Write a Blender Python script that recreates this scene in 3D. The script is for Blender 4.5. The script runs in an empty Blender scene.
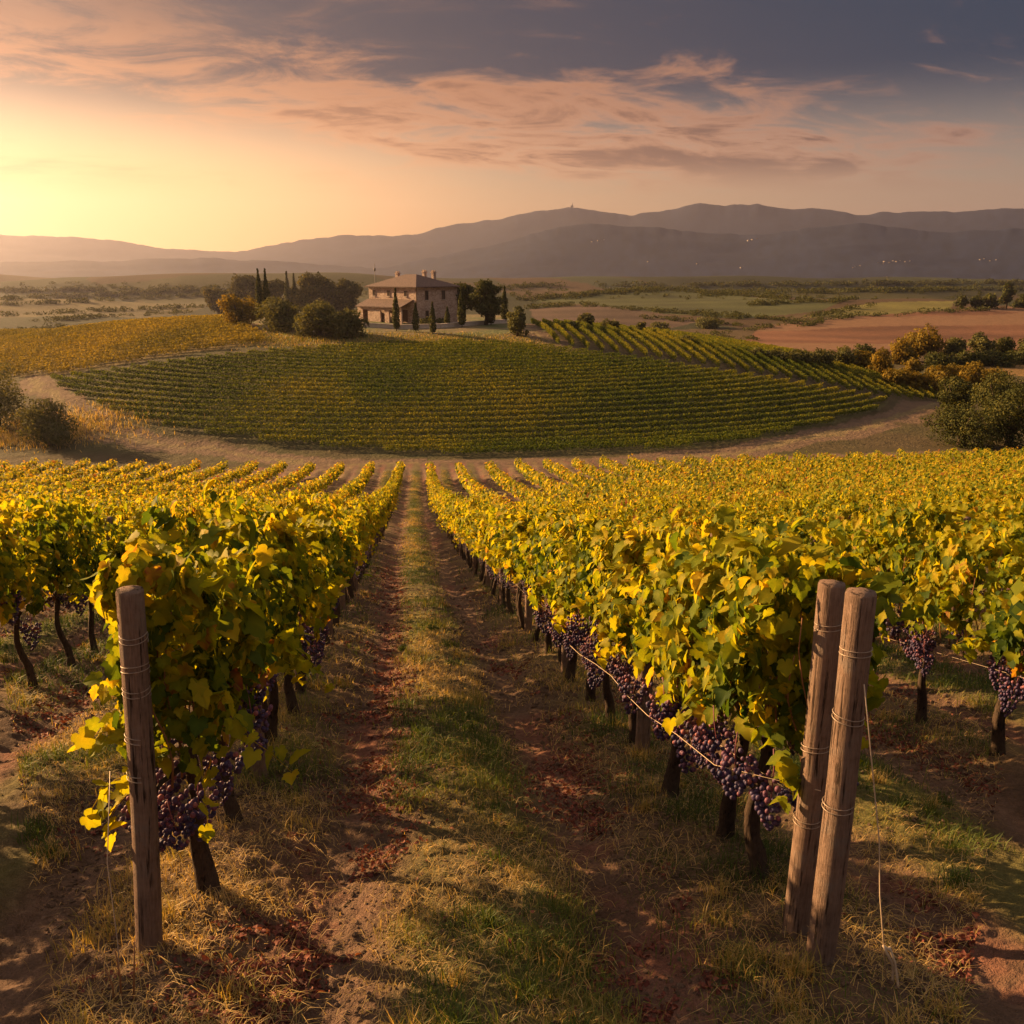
import bpy, math, random
import numpy as np
from mathutils import Vector, Matrix

# ------------------------------------------------------------------ camera, sky, sun, exposure
scene = bpy.context.scene
COL = scene.collection
rng = np.random.default_rng(7)
random.seed(7)
FPX, PITCH, YAW, EYE = 900.0, math.radians(14.75), math.radians(7.3), 2.41
SUN_AZ, SUN_EL = math.radians(53), math.radians(17.0)      # azimuth left of the rows (+Y), elevation
cp, sp_, cy, sy = math.cos(PITCH), math.sin(PITCH), math.cos(YAW), math.sin(YAW)
CF = np.array([sy * cp, cy * cp, -sp_]); CR = np.array([cy, -sy, 0.0]); CU = np.cross(CR, CF)
cam_data = bpy.data.cameras.new('camera')
cam = bpy.data.objects.new('camera', cam_data); COL.objects.link(cam)
cam_data.sensor_width = 36; cam_data.lens = FPX / 1024 * 36
cam_data.clip_start = 0.05; cam_data.clip_end = 60000
cam.matrix_world = Matrix(((CR[0], CU[0], -CF[0], 0), (CR[1], CU[1], -CF[1], 0), (CR[2], CU[2], -CF[2], EYE), (0, 0, 0, 1)))
scene.camera = cam
SUN = np.array([-math.sin(SUN_AZ) * math.cos(SUN_EL), math.cos(SUN_AZ) * math.cos(SUN_EL), math.sin(SUN_EL)])
sd = bpy.data.lights.new('sun', 'SUN'); sd.energy = 5.0; sd.angle = math.radians(0.6); sd.color = (1.0, 0.60, 0.265)
sun = bpy.data.objects.new('sun', sd); COL.objects.link(sun)
sun.rotation_euler = Vector(SUN).to_track_quat('Z', 'Y').to_euler()
scene.view_settings.view_transform = 'Standard'; scene.view_settings.look = 'None'
scene.view_settings.exposure = 1.7; scene.view_settings.gamma = 1.0
scene.cycles.max_bounces = 6; scene.cycles.diffuse_bounces = 3; scene.cycles.glossy_bounces = 2
scene.cycles.transmission_bounces = 4; scene.cycles.volume_bounces = 0; scene.cycles.transparent_max_bounces = 4
scene.cycles.use_denoising = True

class NT:
    """tiny node-tree writer"""
    def __init__(s, tree): s.t = tree; s.t.nodes.clear()
    def n(s, kind, **kw):
        nd = s.t.nodes.new(kind)
        for k, v in kw.items():
            if k.startswith('i_'):
                key = k[2:]
                key = int(key) if key.isdigit() else key.replace('_', ' ')
                if hasattr(v, 'is_linked') or hasattr(v, 'links'): s.t.links.new(v, nd.inputs[key])
                else: nd.inputs[key].default_value = v
            else: setattr(nd, k, v)
        return nd
    def l(s, a, b): s.t.links.new(a, b)
    def math(s, op, a, b=None, c=None, clamp=False):
        nd = s.t.nodes.new('ShaderNodeMath'); nd.operation = op; nd.use_clamp = clamp
        for i, v in enumerate((a, b, c)):
            if v is None: continue
            if hasattr(v, 'links'): s.l(v, nd.inputs[i])
            else: nd.inputs[i].default_value = v
        return nd.outputs[0]
    def mix(s, f, a, b, blend='MIX'):
        nd = s.t.nodes.new('ShaderNodeMix'); nd.data_type = 'RGBA'; nd.blend_type = blend
        for i, v in ((0, f), (6, a), (7, b)):
            if hasattr(v, 'links'): s.l(v, nd.inputs[i])
            elif i == 0: nd.inputs[0].default_value = v
            else: nd.inputs[i].default_value = (*v, 1) if len(v) == 3 else v
        return nd.outputs[2]
    def ramp(s, f, stops, interp='LINEAR'):
        nd = s.t.nodes.new('ShaderNodeValToRGB'); cr = nd.color_ramp; cr.interpolation = interp
        while len(cr.elements) < len(stops): cr.elements.new(0.5)
        for e, (p, c) in zip(cr.elements, stops):
            e.position = p; e.color = (*c, 1) if len(c) == 3 else c
        s.l(f, nd.inputs[0]); return nd.outputs[0]
    def remap(s, v, a, b, c=0.0, d=1.0, smooth=True):
        nd = s.t.nodes.new('ShaderNodeMapRange'); nd.interpolation_type = 'SMOOTHSTEP' if smooth else 'LINEAR'
        s.l(v, nd.inputs[0])
        for i, x in enumerate((a, b, c, d)): nd.inputs[i + 1].default_value = x
        return nd.outputs[0]
    def noise(s, vec, scale, detail=4, rough=0.55, dist=0.0):
        nd = s.n('ShaderNodeTexNoise', i_Scale=scale, i_Detail=detail, i_Roughness=rough, i_Distortion=dist)
        if vec is not None: s.l(vec, nd.inputs['Vector'])
        return nd.outputs['Fac']

world = bpy.data.worlds.new('World'); scene.world = world; world.use_nodes = True
def build_world():
    g = NT(world.node_tree)
    sky = g.n('ShaderNodeTexSky', sky_type='NISHITA', sun_disc=False, sun_elevation=SUN_EL, sun_rotation=-SUN_AZ, air_density=1.3, dust_density=3.0, ozone_density=1.2, altitude=200)
    tc = g.n('ShaderNodeTexCoord'); d = tc.outputs['Generated']
    nrm = g.n('ShaderNodeVectorMath', operation='NORMALIZE'); g.l(d, nrm.inputs[0]); d = nrm.outputs[0]
    sep = g.n('ShaderNodeSeparateXYZ', i_0=d); X, Y, Z = sep.outputs
    dot = g.n('ShaderNodeVectorMath', operation='DOT_PRODUCT'); g.l(d, dot.inputs[0]); dot.inputs[1].default_value = tuple(SUN)
    sdot = dot.outputs['Value']
    near = g.remap(sdot, -0.05, 0.84)                       # 0 away from the sun, 1 beside it
    # a high cloud deck seen in perspective: sheet coordinates
    zz = g.math('ADD', g.math('MAXIMUM', Z, 0.0), 0.122)
    u = g.math('DIVIDE', X, zz); v = g.math('DIVIDE', Y, zz)
    cmb = g.n('ShaderNodeCombineXYZ', i_0=g.math('ADD', g.math('MULTIPLY', u, 0.62), g.math('MULTIPLY', v, 0.30)), i_1=g.math('SUBTRACT', g.math('MULTIPLY', v, 1.0), g.math('MULTIPLY', u, 0.22)), i_2=CLOUD_W)
    q = cmb.outputs[0]
    n1 = g.noise(q, 0.66, 9, 0.60, 0.55)
    n2 = g.noise(q, 3.3, 8, 0.68, 0.9)
    dens = g.math('ADD', g.math('MULTIPLY', n1, 0.66), g.math('MULTIPLY', n2, 0.34))
    lowfade = g.remap(Z, 0.065, 0.12)
    highfade = g.remap(Z, 0.18, 0.26, 1.0, 0.22)
    cl = g.math('MULTIPLY', g.math('MULTIPLY', g.remap(dens, 0.455, 0.60), lowfade), highfade)
    thick = g.math('MULTIPLY', g.remap(dens, 0.515, 0.61), lowfade)
    skyc = g.mix(1.0, sky.outputs[0], (0.06, 0.06, 0.06), 'MULTIPLY')
    # dusk deck overhead: slate blue veil that thickens with height
    skyc = g.mix(g.math('MULTIPLY', g.remap(Z, 0.0, 0.20), 0.985), skyc, g.mix(near, (0.0, 0.012, 0.028), (0.004, 0.011, 0.024)))
    skyc = g.mix(g.remap(Z, 0.02, 0.20, 0.92, 0.0), skyc, g.mix(near, (0.205, 0.117, 0.074), (0.40, 0.195, 0.075)))
    glow = g.remap(sdot, 0.46, 0.88)
    skyc = g.mix(g.math('MULTIPLY', g.math('MULTIPLY', glow, g.remap(Z, 0.05, 0.19, 1.0, 0.0)), 0.9), skyc, (0.70, 0.345, 0.12))
    skyc = g.mix(g.remap(Z, 0.36, 0.62), skyc, (0.19, 0.165, 0.155))  # unseen upper sky turned pale, an added fill light for the ground
    lit = g.mix(near, (0.215, 0.097, 0.058), (0.43, 0.175, 0.066))
    dark = g.mix(near, (0.034, 0.021, 0.022), (0.155, 0.062, 0.030))
    cc = g.mix(thick, lit, dark)
    fin = g.mix(g.math('MULTIPLY', cl, 0.85), skyc, cc)
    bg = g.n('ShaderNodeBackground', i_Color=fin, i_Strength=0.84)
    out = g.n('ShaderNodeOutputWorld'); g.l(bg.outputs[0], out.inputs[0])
CLOUD_W = 4.6
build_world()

# ------------------------------------------------------------------ helpers
def tag(o, label=None, cat=None, group=None, kind=None):
    for k, v in (('label', label), ('category', cat), ('group', group), ('kind', kind)):
        if v: o[k] = v
    return o
def empty(name, loc, rz=0.0):
    o = bpy.data.objects.new(name, None); COL.objects.link(o); o.location = loc; o.rotation_euler.z = rz; o.empty_display_size = 0.1
    return o
def np_mesh(name, V, faces, attrs=None, smooth=True, colors=None):
    """faces: list of int arrays (n,k); attrs: dict of per-vertex floats"""
    V = np.asarray(V, np.float32); me = bpy.data.meshes.new(name)
    faces = [np.asarray(f, np.int32) for f in faces if len(f)]
    me.vertices.add(len(V)); me.vertices.foreach_set('co', V.ravel())
    loops = np.concatenate([f.ravel() for f in faces]); tot = np.concatenate([np.full(len(f), f.shape[1], np.int32) for f in faces])
    start = np.concatenate([[0], np.cumsum(tot)[:-1]]).astype(np.int32)
    me.loops.add(len(loops)); me.loops.foreach_set('vertex_index', loops)
    me.polygons.add(len(tot)); me.polygons.foreach_set('loop_start', start); me.polygons.foreach_set('loop_total', tot)
    me.polygons.foreach_set('use_smooth', np.full(len(tot), smooth, bool))
    for k, a in (attrs or {}).items():
        at = me.attributes.new(k, 'FLOAT', 'POINT'); at.data.foreach_set('value', np.asarray(a, np.float32))
    if colors is not None:
        at = me.attributes.new('col', 'FLOAT_COLOR', 'POINT')
        c = np.ones((len(V), 4), np.float32); c[:, :3] = colors; at.data.foreach_set('color', c.ravel())
    me.update(calc_edges=True); return me
def obj(name, me, mat=None, parent=None):
    o = bpy.data.objects.new(name, me); COL.objects.link(o)
    if mat is not None and len(me.materials) == 0: me.materials.append(mat)
    if parent is not None: o.parent = parent
    return o
class MB:
    """collects pieces into one mesh"""
    def __init__(s): s.V = []; s.F = {}; s.n = 0; s.A = []
    def add(s, V, faces, tint=0.0):
        V = np.asarray(V, float)
        for f in faces:
            f = np.asarray(f, int)
            if len(f): s.F.setdefault(f.shape[1], []).append(f + s.n)
        s.V.append(V); s.n += len(V); s.A.append(np.broadcast_to(np.asarray(tint, float), (len(V),)))
        return s
    def box(s, lo, hi, tint=0.0):
        x0, y0, z0 = lo; x1, y1, z1 = hi
        V = [(x0,y0,z0),(x1,y0,z0),(x1,y1,z0),(x0,y1,z0),(x0,y0,z1),(x1,y0,z1),(x1,y1,z1),(x0,y1,z1)]
        return s.add(V, [[(0,3,2,1),(4,5,6,7),(0,1,5,4),(1,2,6,5),(2,3,7,6),(3,0,4,7)]], tint)
    def tube(s, pts, rad, seg=8, cap=True, jitter=0.0, tint=0.0):
        return s.add(*tube(pts, rad, seg, cap, jitter), tint)
    def mesh(s, name, smooth=True):
        return np_mesh(name, np.concatenate(s.V), [np.concatenate(v) for v in s.F.values()], {'tint': np.concatenate(s.A)}, smooth)
def tube(pts, rad, seg=8, cap=True, jitter=0.0):
    P = np.asarray(pts, float); n = len(P); rad = np.broadcast_to(np.asarray(rad, float), (n,))
    T = np.gradient(P, axis=0); T /= np.linalg.norm(T, axis=1)[:, None] + 1e-12
    ref = np.array([1., 0, 0]) if abs(T[0][0]) < 0.8 else np.array([0, 1., 0])
    V = []
    for i in range(n):
        a = ref - T[i] * (ref @ T[i]); a /= np.linalg.norm(a) + 1e-12; b = np.cross(T[i], a); ref = a
        th = np.arange(seg) / seg * 2 * math.pi
        r = rad[i] * (1 + jitter * rng.uniform(-1, 1, seg))
        V.append(P[i] + (np.cos(th) * r)[:, None] * a + (np.sin(th) * r)[:, None] * b)
    V = np.concatenate(V); i = np.arange(n - 1)[:, None] * seg; j = np.arange(seg)[None]; k = (j + 1) % seg
    F = np.stack([i + j, i + k, i + seg + k, i + seg + j], -1).reshape(-1, 4)
    fs = [F]
    if cap:
        V = np.concatenate([V, P[[0, -1]]]); c0 = n * seg
        j = np.arange(seg); k = (j + 1) % seg
        fs.append(np.concatenate([np.stack([k, j, np.full(seg, c0)], 1), np.stack([(n - 1) * seg + j, (n - 1) * seg + k, np.full(seg, c0 + 1)], 1)]))
    return V, fs
def hash2(i, j, s):
    h = (i.astype(np.int64) * 374761393 + j.astype(np.int64) * 668265263 + s * 144269) & 0x7fffffff
    h = ((h ^ (h >> 13)) * 1274126177) & 0x7fffffff
    return ((h ^ (h >> 16)) & 0xffff) / 65535.0
def vnoise(x, y, s=0):
    xi = np.floor(x); yi = np.floor(y); fx = x - xi; fy = y - yi
    fx = fx * fx * (3 - 2 * fx); fy = fy * fy * (3 - 2 * fy)
    a = hash2(xi, yi, s); b = hash2(xi + 1, yi, s); c = hash2(xi, yi + 1, s); d = hash2(xi + 1, yi + 1, s)
    return (a * (1 - fx) + b * fx) * (1 - fy) + (c * (1 - fx) + d * fx) * fy - 0.5
def fbm(x, y, octv=4, s=0):
    r = 0.0; a = 1.0
    for k in range(octv):
        r = r + a * vnoise(x * 2 ** k + 17.3 * k, y * 2 ** k - 9.1 * k, s + k); a *= 0.5
    return r
def sstep(a, b, x):
    t = np.clip((x - a) / (b - a), 0, 1); return t * t * (3 - 2 * t)
def ray(px, py):
    d = CF * FPX + CR * (px - 512) - CU * (py - 512); return d / np.linalg.norm(d[:2])   # per metre of ground distance

# ------------------------------------------------------------------ terrain
XL, XR, SPC = -1.22, 2.03, 3.25
ROW_END = 98.0
ridge_px = [(-900,250),(-500,240),(-200,236),(0,233),(45,238),(75,238),(130,243),(170,248),(225,252),(245,251),(300,240),(345,236),(420,233),(470,222),(520,213),(556,208),(572,205),(586,207),(600,209),(630,214),(665,208),(690,204),(705,202),(725,205),(745,204),(780,208),(820,208),(860,213),(900,210),(960,211),(1024,207),(1200,215),(1500,225),(2200,240)]
foot_px = [(-900,262),(0,262),(110,260),(200,258),(290,262),(380,268),(440,257),(500,244),(555,229),(600,224),(640,226),(700,232),(760,236),(815,228),(860,222),(900,226),(940,231),(1024,226),(1300,240),(2200,255)]
def prof(lst):
    az = []; te = []
    for px, py in lst:
        d = ray(px, py); az.append(math.atan2(d[0], d[1])); te.append(d[2])
    return np.array(az), np.array(te)
RAZ, RTE = prof(ridge_px); FAZ, FTE = prof(foot_px)
def smooth_prof(az, te, w, jag, sd):
    a = np.linspace(az[0], az[-1], 2600); t = np.interp(a, az, te); k = np.exp(-np.linspace(-2.2, 2.2, w) ** 2); k /= k.sum()
    t = np.convolve(np.pad(t, w // 2, mode='edge'), k, 'valid')[:len(a)]
    return a, t + jag * fbm(a * 60, a * 0, 4, sd)
RAZ, RTE = smooth_prof(RAZ, RTE, 25, 0.0022, 301); FAZ, FTE = smooth_prof(FAZ, FTE, 41, 0.002, 305)
RSM = np.convolve(np.pad(RTE, 110, mode='edge'), np.hanning(221) / np.hanning(221).sum(), 'valid'); FSM = np.convolve(np.pad(FTE, 110, mode='edge'), np.hanning(221) / np.hanning(221).sum(), 'valid')
def mound(x, y):
    r2 = ((x - 10) / 103) ** 2 + ((y - 196) / 78) ** 2
    q = 1 - r2; S = 0.5 * (q + np.sqrt(q * q + 0.006)) - 0.0015
    return 12.4 * (S - np.maximum(S - 0.93, 0) * 0.8)
def terrain(x, y):
    x = np.asarray(x, float); y = np.asarray(y, float); r = np.hypot(x, y)
    yc = np.clip(y, -25, 101)
    zn = -0.245 * yc + 5.0e-6 * yc ** 3 - 0.28 * np.tanh(x / 6) * (1 - 0.5 * sstep(30, 100, y))
    e = sstep(99, 112, y)
    z = zn * (1 - e) + -20.2 * e
    z = z + mound(x, y)
    z = z + 8.5 * np.exp(-(((x + 92) / 48) ** 2 + ((y - 238) / 36) ** 2) / 2)
    far = sstep(240, 420, r)
    z = z + far * (-2.5 + fbm(x / 330, y / 330, 4, 3) * 13.0 * sstep(330, 800, r) + 1.5 * np.exp(-(((x - 300) / 180) ** 2 + ((y - 560) / 110) ** 2)))
    for bx, by, wx, wy, bh in ((270, 560, 210, 120, 8), (-190, 470, 190, 80, 7), (110, 720, 230, 85, 10), (520, 860, 240, 95, 16), (-430, 620, 260, 85, 17), (-170, 1000, 300, 110, 24), (310, 1250, 380, 140, 26), (-700, 1350, 420, 160, 34), (900, 1300, 380, 150, 26)):
        z = z + bh * np.exp(-(((x - bx) / wx) ** 2 + ((y - by) / wy) ** 2))
    z = z - 16 * sstep(1000, 2300, r)
    big = r > 2100
    if np.any(big):
        xb = x[big] if x.ndim else x; yb = y[big] if y.ndim else y; rb = np.hypot(xb, yb); az = np.arctan2(xb, yb)
        wob = fbm(xb / 420, yb / 600, 6, 11)
        t = np.clip((rb - 3400) / 2200, 0, 1); H = np.interp(az, RAZ, RSM); H = H + (np.interp(az, RAZ, RTE) - H) * t ** 7
        g = np.clip(t ** 1.5 + wob * 0.07 * t * (1 - t) * 2.2, 0, 1); g = np.where(rb > 5600, np.clip(1 - (rb - 5600) / 600, 0, 1), g)
        hm = np.maximum(EYE + 5600 * H + 40, 0) * g
        t2 = np.clip((rb - 2150) / 1250, 0, 1); Hf = np.interp(az, FAZ, FSM); Hf = Hf + (np.interp(az, FAZ, FTE) - Hf) * t2 ** 7
        g2 = np.clip(t2 ** 1.4 + wob * 0.07 * t2 * (1 - t2) * 2, 0, 1)
        g2 = np.where(rb > 3400, np.clip(1 - (rb - 3400) / 800, 0, 1), g2)
        hf = np.maximum(EYE + 3400 * Hf + 40, 0) * g2
        add = np.maximum(hm, hf)
        if x.ndim: z[big] += add
        else: z = z + add
    return z
def bend(y):   # the rows curve gently to the right as they run down the slope
    return 1.4 * (np.clip(y, 0, 130) / 98.0) ** 2
def row_phase(x, y=0.0):   # 0 on a vine row, 0.5 halfway between two rows
    p = (x - bend(y) - XL) / SPC; return np.abs(p - np.round(p))
def micro(x, y):
    """ruts, banks under the vines and clods of the near vineyard floor"""
    near = (1 - sstep(60, 100, np.hypot(x, y)))
    inv = sstep(-4, 1, y) * (1 - sstep(100, 108, y))
    p = row_phase(x + fbm(x * 0.15, y * 0.25, 2, 5) * 0.25, y)
    bank = 0.11 * np.exp(-(p * SPC / 0.42) ** 2)
    rut = -0.075 * np.exp(-(((p * SPC) - 0.82) / 0.24) ** 2)
    crown = 0.03 * sstep(0.3, 0.5, p)
    d = np.hypot(x, y - 0)
    rough = fbm(x * 1.1, y * 1.1, 3, 21) * 0.07 + near * (np.abs(fbm(x * 5, y * 5, 4, 31)) * 0.055 + fbm(x * 17, y * 17, 3, 37) * 0.022)
    return (bank + rut + crown) * inv + rough * (1 - sstep(80, 160, d))
def tz(x, y):
    x = np.asarray(x, float); y = np.asarray(y, float); return terrain(x, y) + micro(x, y)
def at(px, py):
    d = ray(px, py); t = np.geomspace(2.5, 6200, 6000)
    x = d[0] * t; y = d[1] * t; z = EYE + d[2] * t; g = tz(x, y) if py > 600 else terrain(x, y)
    k = np.argmax(z < g)
    if k == 0: return np.array([x[-1], y[-1], g[-1]])
    a, b = z[k - 1] - g[k - 1], z[k] - g[k]; w = a / (a - b + 1e-9)
    tt = t[k - 1] + (t[k] - t[k - 1]) * w; X, Y = d[0] * tt, d[1] * tt
    return np.array([X, Y, float(terrain(X, Y))])
def px_size(p):   # metres per pixel at a point
    return float((np.asarray(p) - np.array([0, 0, EYE])) @ CF) / FPX
def poly(pxs): return np.array([at(*p)[:2] for p in pxs])
def inside(P, x, y):
    c = np.zeros(x.shape, bool); n = len(P)
    for i in range(n):
        x0, y0 = P[i]; x1, y1 = P[(i + 1) % n]
        if y0 == y1: continue
        m = ((y0 > y) != (y1 > y)) & (x < (x1 - x0) * (y - y0) / (y1 - y0) + x0); c ^= m
    return c

P_CENTRAL = poly([(52,380),(120,372),(200,361),(300,352),(400,346),(480,345),(545,349),(600,356),(700,371),(800,386),(889,402),(880,410),(830,425),(760,440),(680,450),(560,455),(440,456),(330,450),(230,441),(160,428),(115,415),(95,405),(60,392)])
P_STRIP = np.array([[29.0, 206], [60, 203], [90, 198], [115, 190], *poly([(941,402),(890,400),(800,383),(700,367),(600,353),(556,346)])])
P_LEFT = np.concatenate([poly([(270,343),(200,352),(120,365),(60,375),(-60,384)]), [[-135, 215], [-140, 262], [-70, 256], [-40, 226]]])
P_RED = poly([(686,340),(760,326),(850,317),(940,311),(1100,306),(1100,348),(1000,352),(900,354),(790,354),(730,352)])
P_GREEN = poly([(526,301),(590,293),(660,290),(760,298),(838,303),(820,311),(740,319),(650,313),(580,304)])
P_BROWN = poly([(530,309),(590,305),(660,313),(700,321),(650,332),(560,326)])
P_YELLOW = poly([(805,318),(840,308),(885,302),(955,301),(950,309),(880,315)])
P_OCHRE = poly([(975,368),(1100,352),(1100,376),(1010,376)])
P_GOLD = poly([(-80,322),(60,316),(150,318),(210,306),(140,300),(-80,304)])
P_YARD = poly([(240,336),(300,343),(420,341),(540,346),(556,338),(548,325),(520,316.5),(450,314),(330,314),(214,316),(210,324)])
print('at house', at(417, 323), 'track', at(60, 410), 'strip', at(940, 402), 'red', at(850, 340), at(850, 318))

def build_ground():
    th = np.concatenate([np.linspace(-180, -34, 60)[:-1], np.linspace(-34, 48, 760), np.linspace(48, 180, 60)[1:-1]])
    th = np.radians(th); nt = len(th)
    rr = np.concatenate([[0.4, 0.8, 1.2, 1.6, 2.0, 2.3], np.geomspace(2.5, 108, 640), np.geomspace(109, 6300, 420)])
    nr = len(rr)
    R, T = np.meshgrid(rr, th, indexing='ij'); X = (R * np.sin(T)).ravel(); Y = (R * np.cos(T)).ravel()
    X = np.append(X, 0.0); Y = np.append(Y, 0.0)
    Z = tz(X, Y); r = np.hypot(X, Y)
    C = np.zeros((len(X), 3)); C[:] = (0.095, 0.068, 0.036)
    zone = np.zeros(len(X), int)
    def paint(m, c, w=None):
        if w is None: C[m] = c
        else: C[m] = C[m] * (1 - w[m, None]) + np.array(c) * w[m, None]
    jx = X + fbm(X / 6, Y / 6, 3, 51) * 3; jy = Y + fbm(X / 6, Y / 6, 3, 57) * 3
    # far plain: a patchwork of fields and scrub
    a1 = fbm(X / 260, Y / 420, 5, 61); a2 = fbm(X / 90, Y / 200, 4, 67)
    cell = hash2(np.floor((X + Y * 0.3) / 240 + a1 * 0.5), np.floor((Y - X * 0.2) / 330 + a1 * 0.4), 5)
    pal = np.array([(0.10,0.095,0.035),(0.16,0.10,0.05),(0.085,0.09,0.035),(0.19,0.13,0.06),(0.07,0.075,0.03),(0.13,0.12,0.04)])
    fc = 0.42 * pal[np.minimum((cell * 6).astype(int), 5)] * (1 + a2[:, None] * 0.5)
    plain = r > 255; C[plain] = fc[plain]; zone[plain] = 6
    scrub = plain & (a1 + a2 * 0.6 > 0.30); paint(scrub, (0.045, 0.05, 0.022))
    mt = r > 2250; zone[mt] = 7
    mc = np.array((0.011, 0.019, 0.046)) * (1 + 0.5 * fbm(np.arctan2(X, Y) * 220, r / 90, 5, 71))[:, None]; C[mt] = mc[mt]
    # hill with the farm
    hill = (((X - 10) / 125) ** 2 + ((Y - 200) / 88) ** 2 < 1) | ((r <= 255) & (Y > 108)); hill &= ~plain | (Y < 285)
    zone[hill & (Y > 112)] = 3; paint(hill & (Y > 100), (0.075, 0.055, 0.026)); paint(hill & (Y > 100), (0.06, 0.056, 0.02), np.clip(fbm(X / 9, Y / 9, 4, 77) * 1.6 + 0.4, 0, 1))
    for P, c in ((P_CENTRAL, (0.085, 0.075, 0.03)), (P_STRIP, (0.10, 0.075, 0.038)), (P_LEFT, (0.16, 0.115, 0.04))):
        m = inside(P, X, Y); paint(m, c); zone[m] = 3
    m = inside(P_YARD, jx, jy) & (r > 120); paint(m, (0.17, 0.125, 0.065)); paint(m, (0.10, 0.11, 0.04), np.clip(fbm(X / 7, Y / 7, 3, 81) * 2.2 + 0.35, 0, 1))
    # dirt road round the foot of the hill and up both its sides
    road_px = [([(330,466),(240,456),(170,446),(120,433),(88,416),(62,400),(46,388),(30,380)], 2.6), ([(330,466),(480,465),(600,462),(700,455),(780,444),(850,432),(888,420),(912,410),(935,405)], 3.3), ([(214,319),(240,330),(280,340),(310,345)], 3.0), ([(556,350),(545,338),(530,328),(505,322)], 2.6)]
    for pts, w in road_px:
        pp = poly(pts); d = np.full(len(X), 1e9); sel = (r > 90) & (r < 330)
        for a, b in zip(pp[:-1], pp[1:]):
            ab = b - a; t = np.clip(((jx[sel] - a[0]) * ab[0] + (jy[sel] - a[1]) * ab[1]) / (ab @ ab), 0, 1)
            d[sel] = np.minimum(d[sel], np.hypot(jx[sel] - a[0] - ab[0] * t, jy[sel] - a[1] - ab[1] * t))
        m = d < w; paint(m, (0.135, 0.088, 0.055)); zone[m & (Y > 107)] = 2
        strip = m & (np.abs(d - w * 0.05) < w * 0.22); paint(strip, (0.17, 0.125, 0.06))
    for P, c, z in ((P_RED, (0.145, 0.068, 0.038), 4), (P_GREEN, (0.058, 0.062, 0.022), 5), (P_BROWN, (0.088, 0.058, 0.04), 4), (P_YELLOW, (0.125, 0.11, 0.03), 5), (P_OCHRE, (0.21, 0.125, 0.042), 5), (P_GOLD, (0.09, 0.072, 0.03), 5)):
        m = inside(P, X, Y) & (r > 200); zone[m] = z
        k = 1 + 0.16 * np.sin((X * 0.35 + Y) / 7.0 + fbm(X / 50, Y / 50, 2, 3) * 3) + 0.5 * fbm(X / 40, Y / 90, 4, 91)
        C[m] = np.array(c) * k[m, None]
    m = inside(P_RED, X, Y) & (fbm(X / 120, Y / 60, 2, 99) > 0.12); paint(m, (0.18, 0.10, 0.055))
    # near vineyard floor
    nv = (Y < 109) & (r < 200); zone[nv] = 0
    p = row_phase(jx * 0.06 + X * 0.94, Y) * SPC
    path = (np.abs(X - bend(Y) - (XL + XR) / 2) < SPC / 2 + 0.0) & nv; zone[path & (Y > -3)] = 1
    g1 = fbm(X * 0.8, Y * 0.8, 4, 101); g2 = fbm(X * 4, Y * 4, 4, 103)
    soil = np.array((0.125, 0.078, 0.052)) * (1 + 0.55 * g2 + 0.35 * g1)[:, None]
    C[nv] = soil[nv]
    dry = np.clip((0.5 - np.abs(p - 0.15) * 1.2) + g1 * 1.4 + g2 * 0.6, 0, 1) * 0.75; paint(nv, (0.22, 0.15, 0.072), dry)
    grs = np.clip(sstep(0.95, 1.35, p) * 0.9 + g1 * 1.3 + g2 * 0.5 - 0.15, 0, 1); paint(nv, (0.125, 0.12, 0.036), grs * (0.9 - 0.35 * sstep(20, 70, Y)))
    rut = np.exp(-((p - 0.82) / 0.22) ** 2); paint(nv, (0.18, 0.112, 0.076), np.clip(rut * (0.9 + g2), 0, 1) * 0.9)
    redm = np.exp(-((p - 0.75) / 0.32) ** 2) * sstep(-0.05, 0.35, fbm(X * 0.9, Y * 0.5, 3, 107) + g2 * 0.5); paint(nv, (0.20, 0.065, 0.045), np.clip(redm, 0, 1) * 0.55)
    C = np.clip(C, 0.008, 0.6)
    i = np.arange(nr - 1)[:, None] * nt; j = np.arange(nt)[None]; k = (j + 1) % nt
    F = np.stack([i + j, i + nt + j, i + nt + k, i + k], -1).reshape(-1, 4)
    cidx = len(X) - 1; ring = np.arange(nt); tri = np.stack([np.full(nt, cidx), ring, (ring + 1) % nt], 1)
    fz = np.array([np.bincount(q).argmax() if False else 0 for q in []] or [0])
    zf = zone[F]; fz = np.sort(zf, axis=1)[:, 1]
    V = np.stack([X, Y, Z], 1)
    names = {0: 'ground', 1: 'grass_path', 2: 'dirt_road', 3: 'farm_hill', 4: 'ploughed_field', 5: 'meadow', 6: 'plain', 7: 'mountains'}
    nv_ = np.zeros((len(V), 3)); A, B, D = V[F[:, 0]], V[F[:, 1]], V[F[:, 3]]
    fn = np.cross(B - A, D - A)
    for c in range(4): np.add.at(nv_, F[:, c], fn)
    nv_ /= np.linalg.norm(nv_, axis=1)[:, None] + 1e-12
    for z, nm in names.items():
        f = F[fz == z]
        if not len(f): continue
        used, invx = np.unique(f.ravel(), return_inverse=True); f2 = invx.reshape(-1, 4)
        extra = []
        VV = V[used]; CC = C[used]; NN = nv_[used]
        if z == 0:
            base = len(VV); VV = np.concatenate([VV, V[cidx:cidx + 1]]); CC = np.concatenate([CC, C[cidx:cidx + 1]]); NN = np.concatenate([NN, [[0, 0, 1]]])
        me = np_mesh(nm, VV, [f2], colors=CC)
        me.normals_split_custom_set_from_vertices(NN.tolist())
        o = obj(nm, me, MAT['terrain'] if z > 1 else MAT['soil']); tag(o, kind='structure')

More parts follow.
